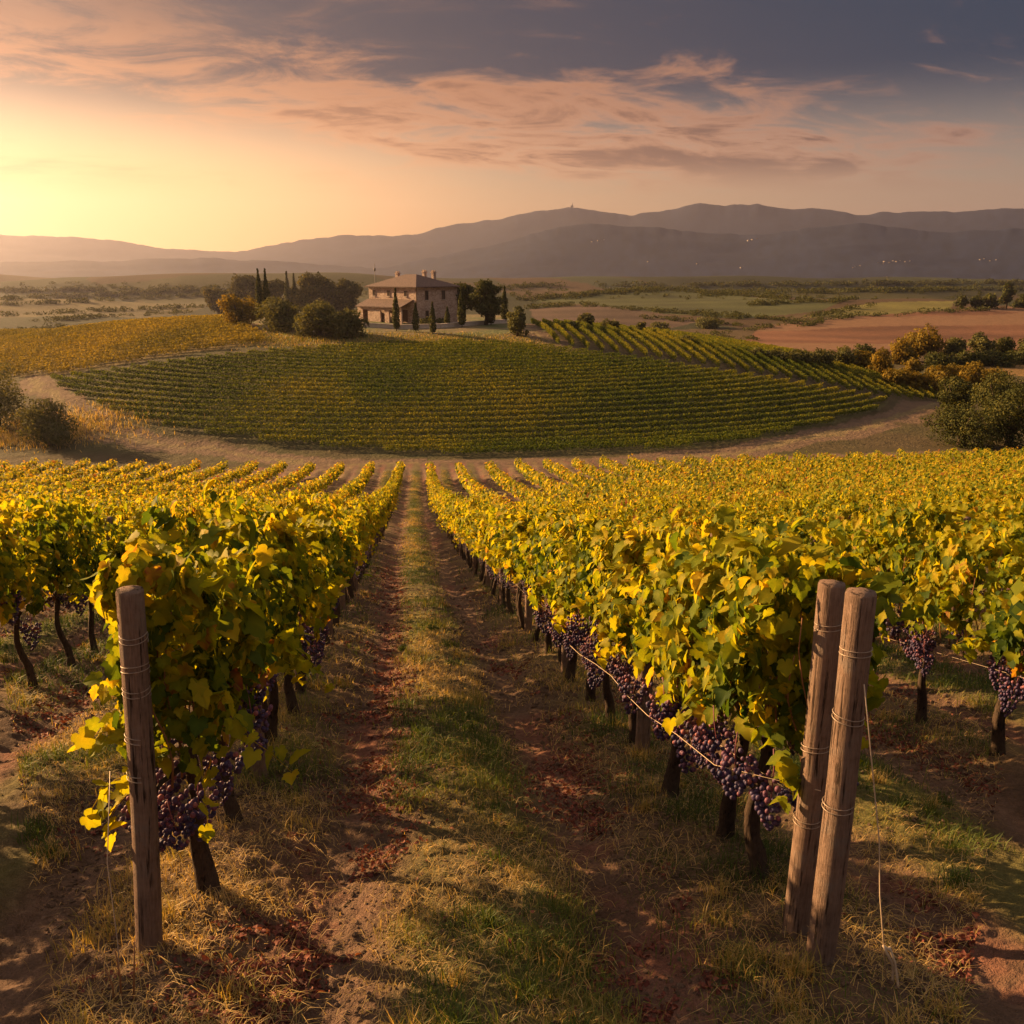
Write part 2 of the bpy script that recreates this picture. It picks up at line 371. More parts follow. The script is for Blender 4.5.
# ------------------------------------------------------------------ materials
MAT = {}
def new_mat(name):
    m = bpy.data.materials.new(name); m.use_nodes = True; return m, NT(m.node_tree)
def finish(g, bsdf): out = g.n('ShaderNodeOutputMaterial'); g.l(bsdf, out.inputs[0])
def mat_ground(name, scale, amt, bump, dist):
    m, g = new_mat(name); geo = g.n('ShaderNodeNewGeometry'); pos = geo.outputs['Position']
    att = g.n('ShaderNodeAttribute', attribute_name='col')
    n1 = g.noise(pos, scale, 6, 0.65); n2 = g.noise(pos, scale * 6, 3, 0.6)
    k = g.math('ADD', g.math('MULTIPLY', g.math('SUBTRACT', n1, 0.5), amt * 2), g.math('MULTIPLY', g.math('SUBTRACT', n2, 0.5), amt * 1.4))
    cc = g.n('ShaderNodeCombineColor'); kk = g.math('ADD', 1.0, k)
    for i in range(3): g.l(kk, cc.inputs[i])
    c = g.mix(1.0, att.outputs['Color'], cc.outputs[0], 'MULTIPLY')
    b = g.n('ShaderNodeBump', i_Strength=bump, i_Distance=dist); g.l(g.math('ADD', n1, g.math('MULTIPLY', n2, 0.5)), b.inputs['Height'])
    p = g.n('ShaderNodeBsdfPrincipled', i_Base_Color=c, i_Roughness=0.95); p.inputs['Specular IOR Level'].default_value = 0.15; g.l(b.outputs[0], p.inputs['Normal'])
    finish(g, p.outputs[0]); MAT[name] = m
mat_ground('soil', 13.0, 0.6, 1.0, 0.06)
mat_ground('terrain', 0.35, 0.5, 0.6, 0.8)
def mat_leaf(name, stops, transl=0.45, rough=0.5, spec=0.35):
    m, g = new_mat(name); att = g.n('ShaderNodeAttribute', attribute_name='tint'); f = att.outputs['Fac']
    oi = g.n('ShaderNodeObjectInfo')
    f = g.math('ADD', f, g.math('MULTIPLY', g.math('SUBTRACT', oi.outputs['Random'], 0.5), 0.10), clamp=True)
    c = g.ramp(f, stops)
    p = g.n('ShaderNodeBsdfPrincipled', i_Base_Color=c, i_Roughness=rough); p.inputs['Specular IOR Level'].default_value = spec
    ct = g.mix(1.0, c, (1.3, 1.12, 0.4), 'MULTIPLY')
    t = g.n('ShaderNodeBsdfTranslucent', i_Color=ct)
    mx = g.n('ShaderNodeMixShader', i_0=transl); g.l(p.outputs[0], mx.inputs[1]); g.l(t.outputs[0], mx.inputs[2])
    finish(g, mx.outputs[0]); MAT[name] = m
VINE_STOPS = [(0.0, (0.035,0.070,0.012)), (0.3, (0.085,0.135,0.014)), (0.50, (0.20,0.24,0.014)), (0.68, (0.35,0.335,0.016)), (0.86, (0.50,0.39,0.022)), (0.96, (0.34,0.16,0.03)), (1.0, (0.26,0.07,0.035))]
mat_leaf('vine_leaf', VINE_STOPS, 0.6, 0.62, 0.12)
mat_leaf('far_vine', [(0, (0.05,0.085,0.014)), (0.5, (0.125,0.15,0.02)), (1, (0.26,0.225,0.028))], 0.4, 0.8, 0.08)
mat_leaf('gold_vine', [(0, (0.10,0.10,0.018)), (0.5, (0.19,0.16,0.026)), (1, (0.31,0.235,0.035))], 0.4, 0.8, 0.08)
mat_leaf('dark_tree', [(0, (0.03,0.04,0.014)), (0.6, (0.075,0.08,0.024)), (1, (0.15,0.13,0.034))], 0.25, 0.85, 0.05)
mat_leaf('grove_tree', [(0, (0.04,0.043,0.014)), (0.6, (0.10,0.092,0.025)), (1, (0.20,0.16,0.036))], 0.25, 0.85, 0.05)
mat_leaf('olive_tree', [(0, (0.06,0.065,0.028)), (0.6, (0.12,0.12,0.045)), (1, (0.19,0.17,0.06))], 0.3, 0.85, 0.05)
mat_leaf('gold_tree', [(0, (0.09,0.075,0.018)), (0.5, (0.19,0.14,0.025)), (1, (0.34,0.22,0.03))], 0.35, 0.85, 0.05)
mat_leaf('grass_blade', [(0, (0.035,0.065,0.014)), (0.35, (0.11,0.15,0.026)), (0.6, (0.26,0.22,0.055)), (0.85, (0.52,0.35,0.12)), (1, (0.58,0.42,0.20))], 0.35, 0.6, 0.2)
mat_leaf('red_litter', [(0, (0.055,0.02,0.016)), (0.5, (0.15,0.042,0.031)), (1, (0.28,0.10,0.06))], 0.2, 0.7, 0.2)
def mat_wood(name, base, dark, zs):
    m, g = new_mat(name); tc = g.n('ShaderNodeTexCoord')
    mp = g.n('ShaderNodeMapping', i_Scale=(1, 1, zs)); g.l(tc.outputs['Object'], mp.inputs[0]); v = mp.outputs[0]
    n1 = g.noise(v, 46, 6, 0.7, 0.4); n2 = g.noise(v, 170, 4, 0.7); n3 = g.noise(tc.outputs['Object'], 5, 5, 0.65)
    n4 = g.noise(tc.outputs['Object'], 26, 4, 0.6)
    crack = g.remap(n1, 0.36, 0.44)
    c = g.ramp(g.math('ADD', g.math('ADD', g.math('MULTIPLY', n2, 0.45), g.math('MULTIPLY', n3, 0.35)), g.math('MULTIPLY', n4, 0.2)), [(0.36, dark), (0.52, tuple(0.6 * x + 0.4 * y for x, y in zip(base, dark))), (0.66, base)])
    c = g.mix(g.remap(n3, 0.5, 0.66, 0.0, 0.55), c, tuple(sum(base) / 3 * x for x in (0.80, 0.70, 0.62)))
    c = g.mix(crack, tuple(x * 0.35 for x in dark), c)
    b = g.n('ShaderNodeBump', i_Strength=1.0, i_Distance=0.012); g.l(g.math('ADD', g.math('MULTIPLY', crack, 0.8), g.math('ADD', g.math('MULTIPLY', n2, 0.8), g.math('MULTIPLY', n4, 0.35))), b.inputs['Height'])
    p = g.n('ShaderNodeBsdfPrincipled', i_Base_Color=c, i_Roughness=0.9); p.inputs['Specular IOR Level'].default_value = 0.12; g.l(b.outputs[0], p.inputs['Normal'])
    finish(g, p.outputs[0]); MAT[name] = m
mat_wood('post_wood', (0.29, 0.195, 0.145), (0.11, 0.072, 0.054), 0.05)
mat_wood('bark', (0.10, 0.068, 0.048), (0.035, 0.024, 0.018), 0.16)
mat_wood('tree_bark', (0.12, 0.085, 0.055), (0.05, 0.035, 0.025), 0.2)
def mat_plain(name, c, rough=0.7, metal=0.0, nscale=0, namt=0.3, spec=0.3):
    m, g = new_mat(name)
    p = g.n('ShaderNodeBsdfPrincipled', i_Roughness=rough, i_Metallic=metal); p.inputs['Specular IOR Level'].default_value = spec
    tc = g.n('ShaderNodeTexCoord'); n = g.noise(tc.outputs['Object'], nscale or 5, 5, 0.6)
    g.l(g.mix(n, tuple(x * (1 - namt) for x in c), tuple(x * (1 + namt) for x in c)), p.inputs['Base Color'])
    finish(g, p.outputs[0]); MAT[name] = m
mat_plain('wire', (0.32, 0.25, 0.19), 0.5, 0.4, 40)
mat_plain('twine', (0.50, 0.38, 0.26), 0.9, 0, 60)
mat_plain('cane', (0.24, 0.11, 0.045), 0.7, 0, 20)
mat_plain('glass', (0.02, 0.02, 0.025), 0.15, 0, 2, 0.2, 0.5)
mat_plain('frame_wood', (0.16, 0.095, 0.06), 0.7, 0, 8)
mat_plain('terrace_stone', (0.52, 0.44, 0.37), 0.85, 0, 2.0)
mat_plain('pale_plaster', (0.36, 0.31, 0.27), 0.8, 0, 0.3, 0.1)
mat_plain('tower_stone', (0.22, 0.19, 0.17), 0.8, 0, 0.3)
def mat_grape():
    m, g = new_mat('grape'); att = g.n('ShaderNodeAttribute', attribute_name='tint')
    c = g.ramp(att.outputs['Fac'], [(0, (0.02,0.019,0.062)), (0.5, (0.062,0.028,0.078)), (0.8, (0.17,0.05,0.075)), (1, (0.30,0.09,0.075))])
    tc = g.n('ShaderNodeTexCoord'); n = g.noise(tc.outputs['Object'], 60, 4, 0.6)
    c = g.mix(g.remap(n, 0.4, 0.7, 0.0, 0.38), c, (0.15, 0.14, 0.25))
    p = g.n('ShaderNodeBsdfPrincipled', i_Base_Color=c, i_Roughness=0.62); p.inputs['Specular IOR Level'].default_value = 0.32
    finish(g, p.outputs[0]); MAT['grape'] = m
mat_grape()
def mat_wall():
    m, g = new_mat('stone_wall'); tc = g.n('ShaderNodeTexCoord'); v = tc.outputs['Object']
    vo = g.n('ShaderNodeTexVoronoi', i_Scale=2.4); mp = g.n('ShaderNodeMapping', i_Scale=(1, 1, 2)); g.l(v, mp.inputs[0]); g.l(mp.outputs[0], vo.inputs['Vector'])
    n = g.noise(v, 0.6, 5)
    c = g.ramp(g.math('ADD', g.math('MULTIPLY', n, 0.6), g.math('MULTIPLY', g.n('ShaderNodeSeparateColor', i_0=vo.outputs['Color']).outputs[0], 0.4)), [(0.2, (0.25,0.17,0.13)), (0.5, (0.42,0.30,0.235)), (0.8, (0.54,0.43,0.35))])
    b = g.n('ShaderNodeBump', i_Strength=0.6, i_Distance=0.05); g.l(vo.outputs['Distance'], b.inputs['Height'])
    p = g.n('ShaderNodeBsdfPrincipled', i_Base_Color=c, i_Roughness=0.9); g.l(b.outputs[0], p.inputs['Normal']); finish(g, p.outputs[0]); MAT['stone_wall'] = m
    m, g = new_mat('roof_tile'); tc = g.n('ShaderNodeTexCoord'); v = tc.outputs['Object']
    w = g.n('ShaderNodeTexWave', i_Scale=2.2, i_Distortion=0.6); w.bands_direction = 'Z'; g.l(v, w.inputs[0])
    n = g.noise(v, 3.5, 5)
    c = g.ramp(n, [(0.35, (0.06,0.032,0.025)), (0.5, (0.10,0.055,0.041)), (0.66, (0.16,0.092,0.066))])
    b = g.n('ShaderNodeBump', i_Strength=0.7, i_Distance=0.08); g.l(w.outputs['Fac'], b.inputs['Height'])
    p = g.n('ShaderNodeBsdfPrincipled', i_Base_Color=c, i_Roughness=0.85); g.l(b.outputs[0], p.inputs['Normal']); finish(g, p.outputs[0]); MAT['roof_tile'] = m
mat_wall()

build_ground()

# ------------------------------------------------------------------ leaves
def leaf_template(kind):
    if kind == 'near':   # five lobes, notched, folded along the midrib, tips drooping
        half = [(0.0,0.02),(0.07,-0.16),(0.22,-0.22),(0.36,-0.14),(0.49,0.02),(0.42,0.18),(0.52,0.32),(0.55,0.52),(0.36,0.56),(0.29,0.76),(0.13,0.88),(0.0,1.02)]
        pts = half + [(-x, y) for x, y in half[-2:0:-1]]
        ctr = (0.0, 0.22)
    elif kind == 'mid':
        pts = [(0,0),(0.42,-0.12),(0.5,0.35),(0.25,0.7),(0,1.0),(-0.25,0.7),(-0.5,0.35),(-0.42,-0.12)]; ctr = (0.0, 0.3)
    else:
        V = np.array([(0.45,0.05,0.06),(0.32,0.75,0.02),(-0.30,0.85,-0.10),(-0.45,0.1,0.08)]); return V, [np.array([[0,1,2,3]])]
    V = np.array([(x, y, 0) for x, y in pts] + [(ctr[0], ctr[1], 0)], float)
    V[:, 2] = 0.32 * np.abs(V[:, 0]) - 0.28 * (V[:, 1]) ** 2 - 0.25 * V[:, 0] ** 2 - 0.03
    n = len(pts); i = np.arange(n)
    return V, [np.stack([i, (i + 1) % n, np.full(n, n)], 1)]
LT = {k: leaf_template(k) for k in ('near', 'mid', 'far')}
def norm(v): return v / (np.linalg.norm(v, axis=-1, keepdims=True) + 1e-9)
def leaf_batch(P, N, T, S, tint, kind, curl=None):
    tv, tf = LT[kind]; n = len(P); N = norm(N); T = norm(T - N * (T * N).sum(1, keepdims=True)); B = np.cross(T, N)
    t = tv[None] * S[:, None, None]
    if curl is not None: t = t * np.stack([np.ones(n), np.ones(n), curl], 1)[:, None, :]
    V = P[:, None] + t[..., :1] * B[:, None] + t[..., 1:2] * T[:, None] + t[..., 2:] * N[:, None]
    m = len(tv); F = [(f[None] + (np.arange(n) * m)[:, None, None]).reshape(-1, f.shape[1]) for f in tf]
    tv_ = np.repeat(tint, m).reshape(n, m)
    if m > 4: tv_ = np.clip(tv_ + rng.normal(0, 0.035, (n, m)), 0, 1); tv_[:, -1] = np.clip(tv_[:, -1] + 0.10, 0, 0.9)
    return V.reshape(-1, 3), F, tv_.ravel()
def canopy(r, n, half=0.58, kind='near', size=(0.047, 0.094), wid=0.275, lo=1.07, hi=1.93, gold=0.0, shoots=12, mb=None, ulo=None):
    """leaves of one vine, local coords: row along y, x across, z up"""
    mb = mb or MB()
    ulo = -half if ulo is None else ulo; u = r.uniform(ulo, half, n); n0 = n; ph = r.uniform(0, 6.28, 4)
    topv = hi + 0.15 * np.sin(u * 5 + ph[0]) + 0.10 * np.sin(u * 13 + ph[1]); lov = lo + 0.15 * np.sin(u * 6 + ph[2]) + 0.06 * np.sin(u * 15 + ph[3])
    h = r.beta(1.15, 1.0, n); z = lov + (topv - lov) * h
    keep = r.random(n) < np.clip(0.66 + 1.8 * fbm(u * 3.2 + ph[0] * 9, z * 3.2, 3, int(ph[1] * 100)), 0.12, 1); u, h, z, topv, lov = u[keep], h[keep], z[keep], topv[keep], lov[keep]; n = len(u)
    w = wid * (0.72 + 0.5 * np.sin(np.clip(h, 0, 1) * 2.6 + 0.25)) * (1 + 0.22 * np.sin(u * 7 + z * 5 + ph[1]))
    s = np.where(r.random(n) < 0.5, -1.0, 1.0); x = s * w * np.sqrt(r.uniform(0.18, 1.0, n))
    k = h > 0.93; x[k] = r.uniform(-1, 1, k.sum()) * w[k]
    P = np.stack([x, u, z], 1)
    N = np.stack([s * 0.9, np.zeros(n), 0.45 + 0.9 * (h > 0.85)], 1) + r.normal(0, 0.48, (n, 3))
    T = np.stack([s * 0.35, np.zeros(n), np.full(n, -1.0)], 1) + r.normal(0, 0.45, (n, 3))
    S = r.uniform(*size, n) * np.clip(r.lognormal(0, 0.28, n), 0.5, 1.7)
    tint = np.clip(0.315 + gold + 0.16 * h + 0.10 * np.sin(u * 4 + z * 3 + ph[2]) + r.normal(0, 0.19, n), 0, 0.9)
    k = (h < 0.25) & (r.random(n) < 0.16); tint[k] = r.uniform(0.85, 1.0, k.sum())
    mb.add(*leaf_batch(P, N, T, S, tint, kind, r.uniform(0.2, 2.8, n)))
    if ulo > -half + 0.05:     # leaves closing the end of the row
        m = 330; hz = r.uniform(0, 1, m); P = np.stack([r.uniform(-1, 1, m) * wid * 0.95, ulo + r.uniform(-0.10, 0.08, m), lo + 0.08 + (hi - lo) * hz], 1)
        N = np.array([-0.1, -0.9, 0.45]) + r.normal(0, 0.6, (m, 3)); T = np.array([0, -0.3, -1.0]) + r.normal(0, 0.45, (m, 3))
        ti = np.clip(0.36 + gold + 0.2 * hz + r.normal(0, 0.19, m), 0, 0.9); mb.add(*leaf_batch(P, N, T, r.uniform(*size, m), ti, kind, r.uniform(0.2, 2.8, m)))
    for _ in range(shoots):   # tips sticking out of the top and the sides
        u0 = r.uniform(ulo, half); side = r.choice([-1, 1]); up = r.random() < 0.65
        p0 = np.array([side * wid * 0.5, u0, hi - 0.1]) if up else np.array([side * wid * 0.9, u0, r.uniform(lo + 0.1, hi - 0.2)])
        d = norm(np.array([side * r.uniform(0.1, 0.8), r.uniform(-0.5, 0.5), r.uniform(0.5, 1.2)])) if up else norm(np.array([side * 1.0, r.uniform(-0.6, 0.6), r.uniform(-0.5, 0.3)]))
        L = r.uniform(0.14, 0.42); m = 5; tt = np.linspace(0, 1, m)
        pts = p0 + d * L * tt[:, None] + np.array([0, 0, -0.5 * L]) * (tt ** 2)[:, None] * (0.9 if up else 1.0)
        spray(mb, r, pts, kind, 0.55 + gold)
    return mb
def spray(mb, r, pts, kind, t0, smin=0.06, smax=0.11, per=2):
    mb.tube(pts, np.linspace(0.0035, 0.0015, len(pts)), 4, tint=0.75)
    P = np.repeat(pts[1:], per, 0); n = len(P); P = P + r.normal(0, 0.025, (n, 3))
    N = r.normal(0, 0.6, (n, 3)) + np.array([-0.3, -0.3, 0.7]); T = r.normal(0, 0.6, (n, 3)) + np.array([0, 0, -0.8])
    ti = np.clip(r.normal(t0, 0.10, n), 0.1, 0.9)
    V, F, A = leaf_batch(P, N, T, r.uniform(smin, smax, n), ti, kind, r.uniform(0.6, 1.5, n)); mb.add(V, F, A)
def vine_trunk(r, detail=True):
    mb = MB(); n = 14 if detail else 7; t = np.linspace(0, 1, n); lx, ly = r.uniform(-0.07, 0.07), r.uniform(-0.12, 0.12)
    P = np.stack([lx * t + 0.025 * np.sin(t * 7 + r.uniform(0, 6)), ly * t + 0.03 * np.sin(t * 6 + r.uniform(0, 6)), -0.08 + t * 1.0], 1)
    rad = 0.047 * (1.25 - 0.75 * t + 0.35 * np.exp(-t * 14) + 0.30 * np.exp(-((t - 0.97) / 0.10) ** 2)) * r.uniform(0.85, 1.15)
    mb.tube(P, rad, 12 if detail else 6, jitter=0.16)
    top = P[-1]
    for s in (-1, 1):
        m = 7; tt = np.linspace(0, 1, m)
        Q = top + np.stack([0.05 * np.sin(tt * 5 + s) , s * 0.58 * tt, 0.08 * np.sin(tt * 2.6) + 0.02 * np.sin(tt * 9)], 1)
        mb.tube(Q, np.linspace(0.024, 0.011, m), 7 if detail else 5, jitter=0.15)
    return mb
def vine_canes(r):
    mb = MB()
    for k in range(9):
        u = -0.5 + k * 0.125 + r.uniform(-.03, .03); m = 6; t = np.linspace(0, 1, m)
        P = np.stack([r.uniform(-0.16, 0.16) * t + 0.03 * np.sin(t * 6 + k), u + r.uniform(-0.1, 0.1) * t, 0.95 + t * r.uniform(0.6, 1.0)], 1)
        mb.tube(P, np.linspace(0.006, 0.003, m), 5)
    return mb
def ico():
    import bmesh
    out = []
    for sub in (1, 2):
        bm = bmesh.new(); bmesh.ops.create_icosphere(bm, subdivisions=sub, radius=1.0)
        V = np.array([v.co[:] for v in bm.verts]); F = np.array([[v.index for v in f.verts] for f in bm.faces]); bm.free(); out.append((V, F))
    return out
ICO1, ICO2 = ico()
def bunch_mesh(r, L=0.22, W=0.075, n=70, hi=True):
    n = int(n * (1.5 if hi else 1.2))
    iv, jf = ICO2 if hi else ICO1; mb = MB()
    for k in range(n):
        t = r.beta(1.1, 1.5); a = r.uniform(0, 6.28); w = W * (1 - t) ** 0.6 * (0.75 + 0.5 * (t > 0.05)) * math.sqrt(r.uniform(0.35, 1))
        c = np.array([w * math.cos(a), w * math.sin(a), -0.03 - t * L]); rad = r.uniform(0.0088, 0.0118) if hi else r.uniform(0.0095, 0.013)
        q = iv * rad * np.array([1, 1, 1.08]) + c; mb.add(q, [jf], float(np.clip(r.normal(0.35, 0.26) + (0.25 if t < 0.2 else 0), 0, 1)))
    mb.tube([(0, 0, 0.07), (0.004, 0.003, 0), (0, 0, -L * 0.6)], [0.003, 0.003, 0.002], 5, tint=0.9)
    return mb.mesh('grape_bunch')

# ------------------------------------------------------------------ the vines: the 300 that show largest are objects
NUMW = 'first second third fourth fifth sixth seventh eighth ninth tenth eleventh twelfth thirteenth fourteenth fifteenth sixteenth seventeenth eighteenth nineteenth twentieth'.split()
POST_Y = {'L1': [4.07, 6.61] + list(10.0 + 3.5 * np.arange(28)), 'R1': [6.94] + list(10.5 + 3.55 * np.arange(27))}
def row_list():
    rows = []
    for k in range(-20, 27):
        x = XL + k * SPC
        key = {0: 'L1', 1: 'R1', -1: 'L2', 2: 'R2', -2: 'L3', 3: 'R3', -3: 'L4', 4: 'R4'}.get(k, 'K%d' % k)
        if key == 'R2': x = 5.15
        if key == 'L2': x = -4.40
        rows.append((k, key, x))
    return rows
def posts_for(k, key):
    if key in POST_Y: return POST_Y[key]
    if key == 'L2': return list(13.75 + 3.55 * np.arange(0, 26))
    if key == 'R2': return list(10.4 + 3.55 * np.arange(0, 27))
    o = (k * 1.37) % 3.5; return list(4.5 + o + 3.55 * np.arange(0, 28))
START = {'L1': [4.55, 5.66], 'R1': [4.40, 5.05, 5.90]}
vines = []
for k, key, x in row_list():
    py = posts_for(k, key)
    ys = list(START.get(key, []))
    y = (6.0 if key == 'L1' else 6.6 if key == 'R1' else 4.9 + (k * 0.61) % 1.0) + 0.0
    if key == 'R2': y = 4.55
    if key == 'L2': y = 5.2
    if key in START: y = max(START[key]) + 1.0
    while y < ROW_END + max(0.0, -x - 4) * 0.26 + rng.uniform(-0.5, 0.5):
        ys.append(y); y += 1.03
    for i, yy in enumerate(ys):
        near = min(abs(yy - p) for p in py)
        if near < 0.2 and i > 1: yy += 0.32
        vines.append((k, key, x + float(bend(yy)) + rng.uniform(-0.05, 0.05), yy + (rng.uniform(-0.06, 0.06) if i > 2 else 0), i))
def seen(x, y, z, pad=60):
    p = np.array([x, y, z - EYE]); d = p @ CF
    if d < 0.5: return None
    px = 512 + FPX * (p @ CR) / d; py = 512 - FPX * (p @ CU) / d
    return (px, py, d) if -pad < px < 1024 + pad else None
scored = []; rest = []
for v in vines:
    k, key, x, y, i = v; z = float(terrain(x, y)); s = seen(x, y, z + 1.4)
    w = 2.6 if key in ('L1', 'R1') else (1.25 if key in ('L2', 'R2') else 1.0)
    if s: scored.append((w / s[2], v))
    else:
        # out of frame: kept only where its shadow or the next step sideways needs it
        if (x < 0 and -0.41 * y - 9 < x) or (x > 0 and x < 0.75 * y + 6): rest.append(v)
scored.sort(key=lambda a: -a[0])
chosen = [v for _, v in scored[:300]]; rest += [v for _, v in scored[300:]]
r_ = np.random.default_rng(11)
NEAR_F = [canopy(r_, 1420, gold=g).mesh('foliage') for g in (0.0, 0.05, 0.10, 0.02, 0.12, 0.07)]
MID_F = [canopy(r_, 1020, kind='mid', size=(0.055, 0.102), gold=0.10 + 0.04 * (i % 3)).mesh('foliage') for i in range(8)]
TRUNK = [vine_trunk(r_).mesh('trunk') for _ in range(7)]; TRUNK_L = [vine_trunk(r_, False).mesh('trunk') for _ in range(5)]
CANES = [vine_canes(r_).mesh('canes') for _ in range(3)]
BUNCH = [bunch_mesh(r_, L, W, n) for L, W, n in ((0.24, 0.085, 90), (0.20, 0.075, 70), (0.27, 0.08, 95), (0.17, 0.07, 55))]
BUNCH_L = [bunch_mesh(r_, 0.22, 0.085, 36, False) for _ in range(3)]
for ms, mt in ((NEAR_F + MID_F, 'vine_leaf'), (TRUNK + TRUNK_L, 'bark'), (CANES, 'cane'), (BUNCH + BUNCH_L, 'grape')):
    for me in ms: me.materials.append(MAT[mt])
def add_bunch(root, me, p, s, rz):
    o = obj('grape_bunch', me, None, root); o.location = p; o.scale = (s, s, s); o.rotation_euler = (random.uniform(-.15, .15), random.uniform(-.15, .15), rz); return o
# special foliage for the two end vines: sprays reaching out past the posts
rs = np.random.default_rng(5)
m0 = canopy(rs, 1750, half=0.66, gold=0.03, hi=2.0, wid=0.235, lo=0.98, ulo=-0.40)
for a, b in (((-0.15, -0.45, 1.22), (-0.44, -0.45, 1.16)), ((-0.2, -0.4, 0.98), (-0.42, -0.42, 0.80)), ((-0.15, -0.4, 0.92), (-0.36, -0.42, 0.70)), ((-0.1, -0.3, 1.75), (-0.28, -0.4, 1.92)), ((0.0, -0.3, 1.9), (-0.1, -0.45, 2.08)), ((-0.1, -0.3, 1.5), (-0.24, -0.42, 1.45)), ((0.15, -0.5, 1.1), (0.18, -0.62, 0.80)), ((0.2, -0.4, 1.4), (0.38, -0.5, 1.2))):
    a, b = np.array(a), np.array(b); t = np.linspace(0, 1, 6)[:, None]; spray(m0, rs, a + (b - a) * t + np.array([0, 0, 0.06]) * np.sin(t * 3.1), 'near', 0.62, 0.06, 0.105)
F_END_L = m0.mesh('foliage'); F_END_L.materials.append(MAT['vine_leaf'])
m0 = canopy(rs, 1650, lo=0.98, half=0.56, gold=0.07, hi=1.98, ulo=-0.36)
for a, b in (((0.2, -0.2, 1.7), (0.52, -0.35, 1.75)), ((0.2, -0.1, 1.4), (0.50, -0.2, 1.2)), ((0.2, 0.0, 1.2), (0.46, -0.15, 0.95)), ((-0.1, -0.5, 1.0), (-0.12, -0.62, 0.88)), ((0.1, -0.4, 1.85), (0.3, -0.62, 1.98)), ((0.25, 0, 1.0), (0.42, -0.2, 0.8))):
    a, b = np.array(a), np.array(b); t = np.linspace(0, 1, 6)[:, None]; spray(m0, rs, a + (b - a) * t + np.array([0, 0, 0.06]) * np.sin(t * 3.1), 'near', 0.5, 0.06, 0.11)
F_END_R = m0.mesh('foliage'); F_END_R.materials.append(MAT['vine_leaf'])
ROWNAME = {key: 'the %srow %s of the grass path' % ('' if k in (0, 1) else NUMW[(-k if k < 1 else k - 1)] + ' ', 'left' if k < 1 else 'right') for k, key, x in row_list() if abs(k) < 19}
count = {}
for v in sorted(chosen, key=lambda q: (q[0], q[3])):
    k, key, x, y, i = v; c = count.get(key, 0); count[key] = c + 1
    dist = math.hypot(x, y); x += 0.10 if (key, i) == ('L1', 0) else 0; z = float(tz(x, y))
    root = empty('grape_vine', (x, y, z), 0.0)
    rn = ROWNAME[key]
    grp = 'grape vines along ' + rn
    if key == 'L1' and i == 0: lab = 'leafy grape vine with low purple bunches right behind the lone end post'
    elif key == 'R1' and i == 0: lab = 'grape vine with big purple bunches right behind the paired leaning end posts'
    elif c < 20 and abs(k - 0.5) > 2: lab = '%s vine in view along %s' % (NUMW[c], rn)
    elif c < 20: lab = '%s leafy vine from the near end of %s' % (NUMW[c], rn)
    else: lab = 'small golden vine far down %s' % rn
    tag(root, lab, 'grape vine', grp)
    nearv = dist < 13
    if key == 'L1' and i == 0: fm = F_END_L
    elif key == 'R1' and i == 0: fm = F_END_R
    else: fm = random.choice(NEAR_F) if dist < 15 else random.choice(MID_F)
    fo = obj('foliage', fm, None, root)
    if fm not in (F_END_L, F_END_R):
        fo.rotation_euler.z = random.choice([0, math.pi]); sc_ = random.uniform(0.90, 1.09); fo.scale = (random.uniform(0.9, 1.1), 1.0, sc_)
    tr = obj('trunk', random.choice(TRUNK if nearv else TRUNK_L), None, root); tr.scale.x = random.choice([-1, 1])
    if nearv and key in ('L1', 'R1', 'R2', 'L2'): obj('canes', random.choice(CANES), None, root)
    nb = 0
    face = 1 if k <= 0 else -1        # side of the row that looks at the path
    if key in ('L1', 'R1'): nb = 5 if dist < 10 else 3 if dist < 20 else 2 if dist < 32 else 0
    elif key == 'R2': nb = 6 if dist < 13 else 2
    elif key in ('L2', 'R3'): nb = 3 if dist < 16 else 0
    if i == 0 and key in ('L1', 'R1'): nb = 1
    for q in range(nb):
        side = face if random.random() < 0.7 else -face
        add_bunch(root, random.choice(BUNCH if dist < 14 else BUNCH_L), (side * random.uniform(0.05, 0.30), random.uniform(-0.48, 0.48), random.uniform(0.84, 1.16)), random.uniform(0.85, 1.5), random.uniform(0, 6.28))
    if key == 'R1' and i == 0:
        for p, s in (((-0.26, -0.20, 0.95), 1.3), ((-0.11, -0.34, 0.90), 1.45), ((-0.29, 0.06, 0.98), 1.25), ((-0.28, 0.30, 0.94), 1.15), ((0.09, -0.38, 0.80), 1.1), ((0.30, -0.25, 0.84), 1.4), ((0.33, -0.04, 0.80), 1.3)): add_bunch(root, random.choice(BUNCH), p, s, random.uniform(0, 6))
    if key == 'L1' and i == 0:
        for p, s in (((-0.22, -0.25, 0.78), 1.35), ((-0.15, -0.10, 0.72), 1.15), ((0.06, -0.26, 0.84), 1.35), ((0.16, 0.02, 0.92), 1.3), ((0.24, 0.32, 1.0), 1.25), ((-0.06, -0.34, 0.72), 1.1), ((0.23, 0.55, 1.02), 1.1)): add_bunch(root, random.choice(BUNCH), p, s, random.uniform(0, 6))
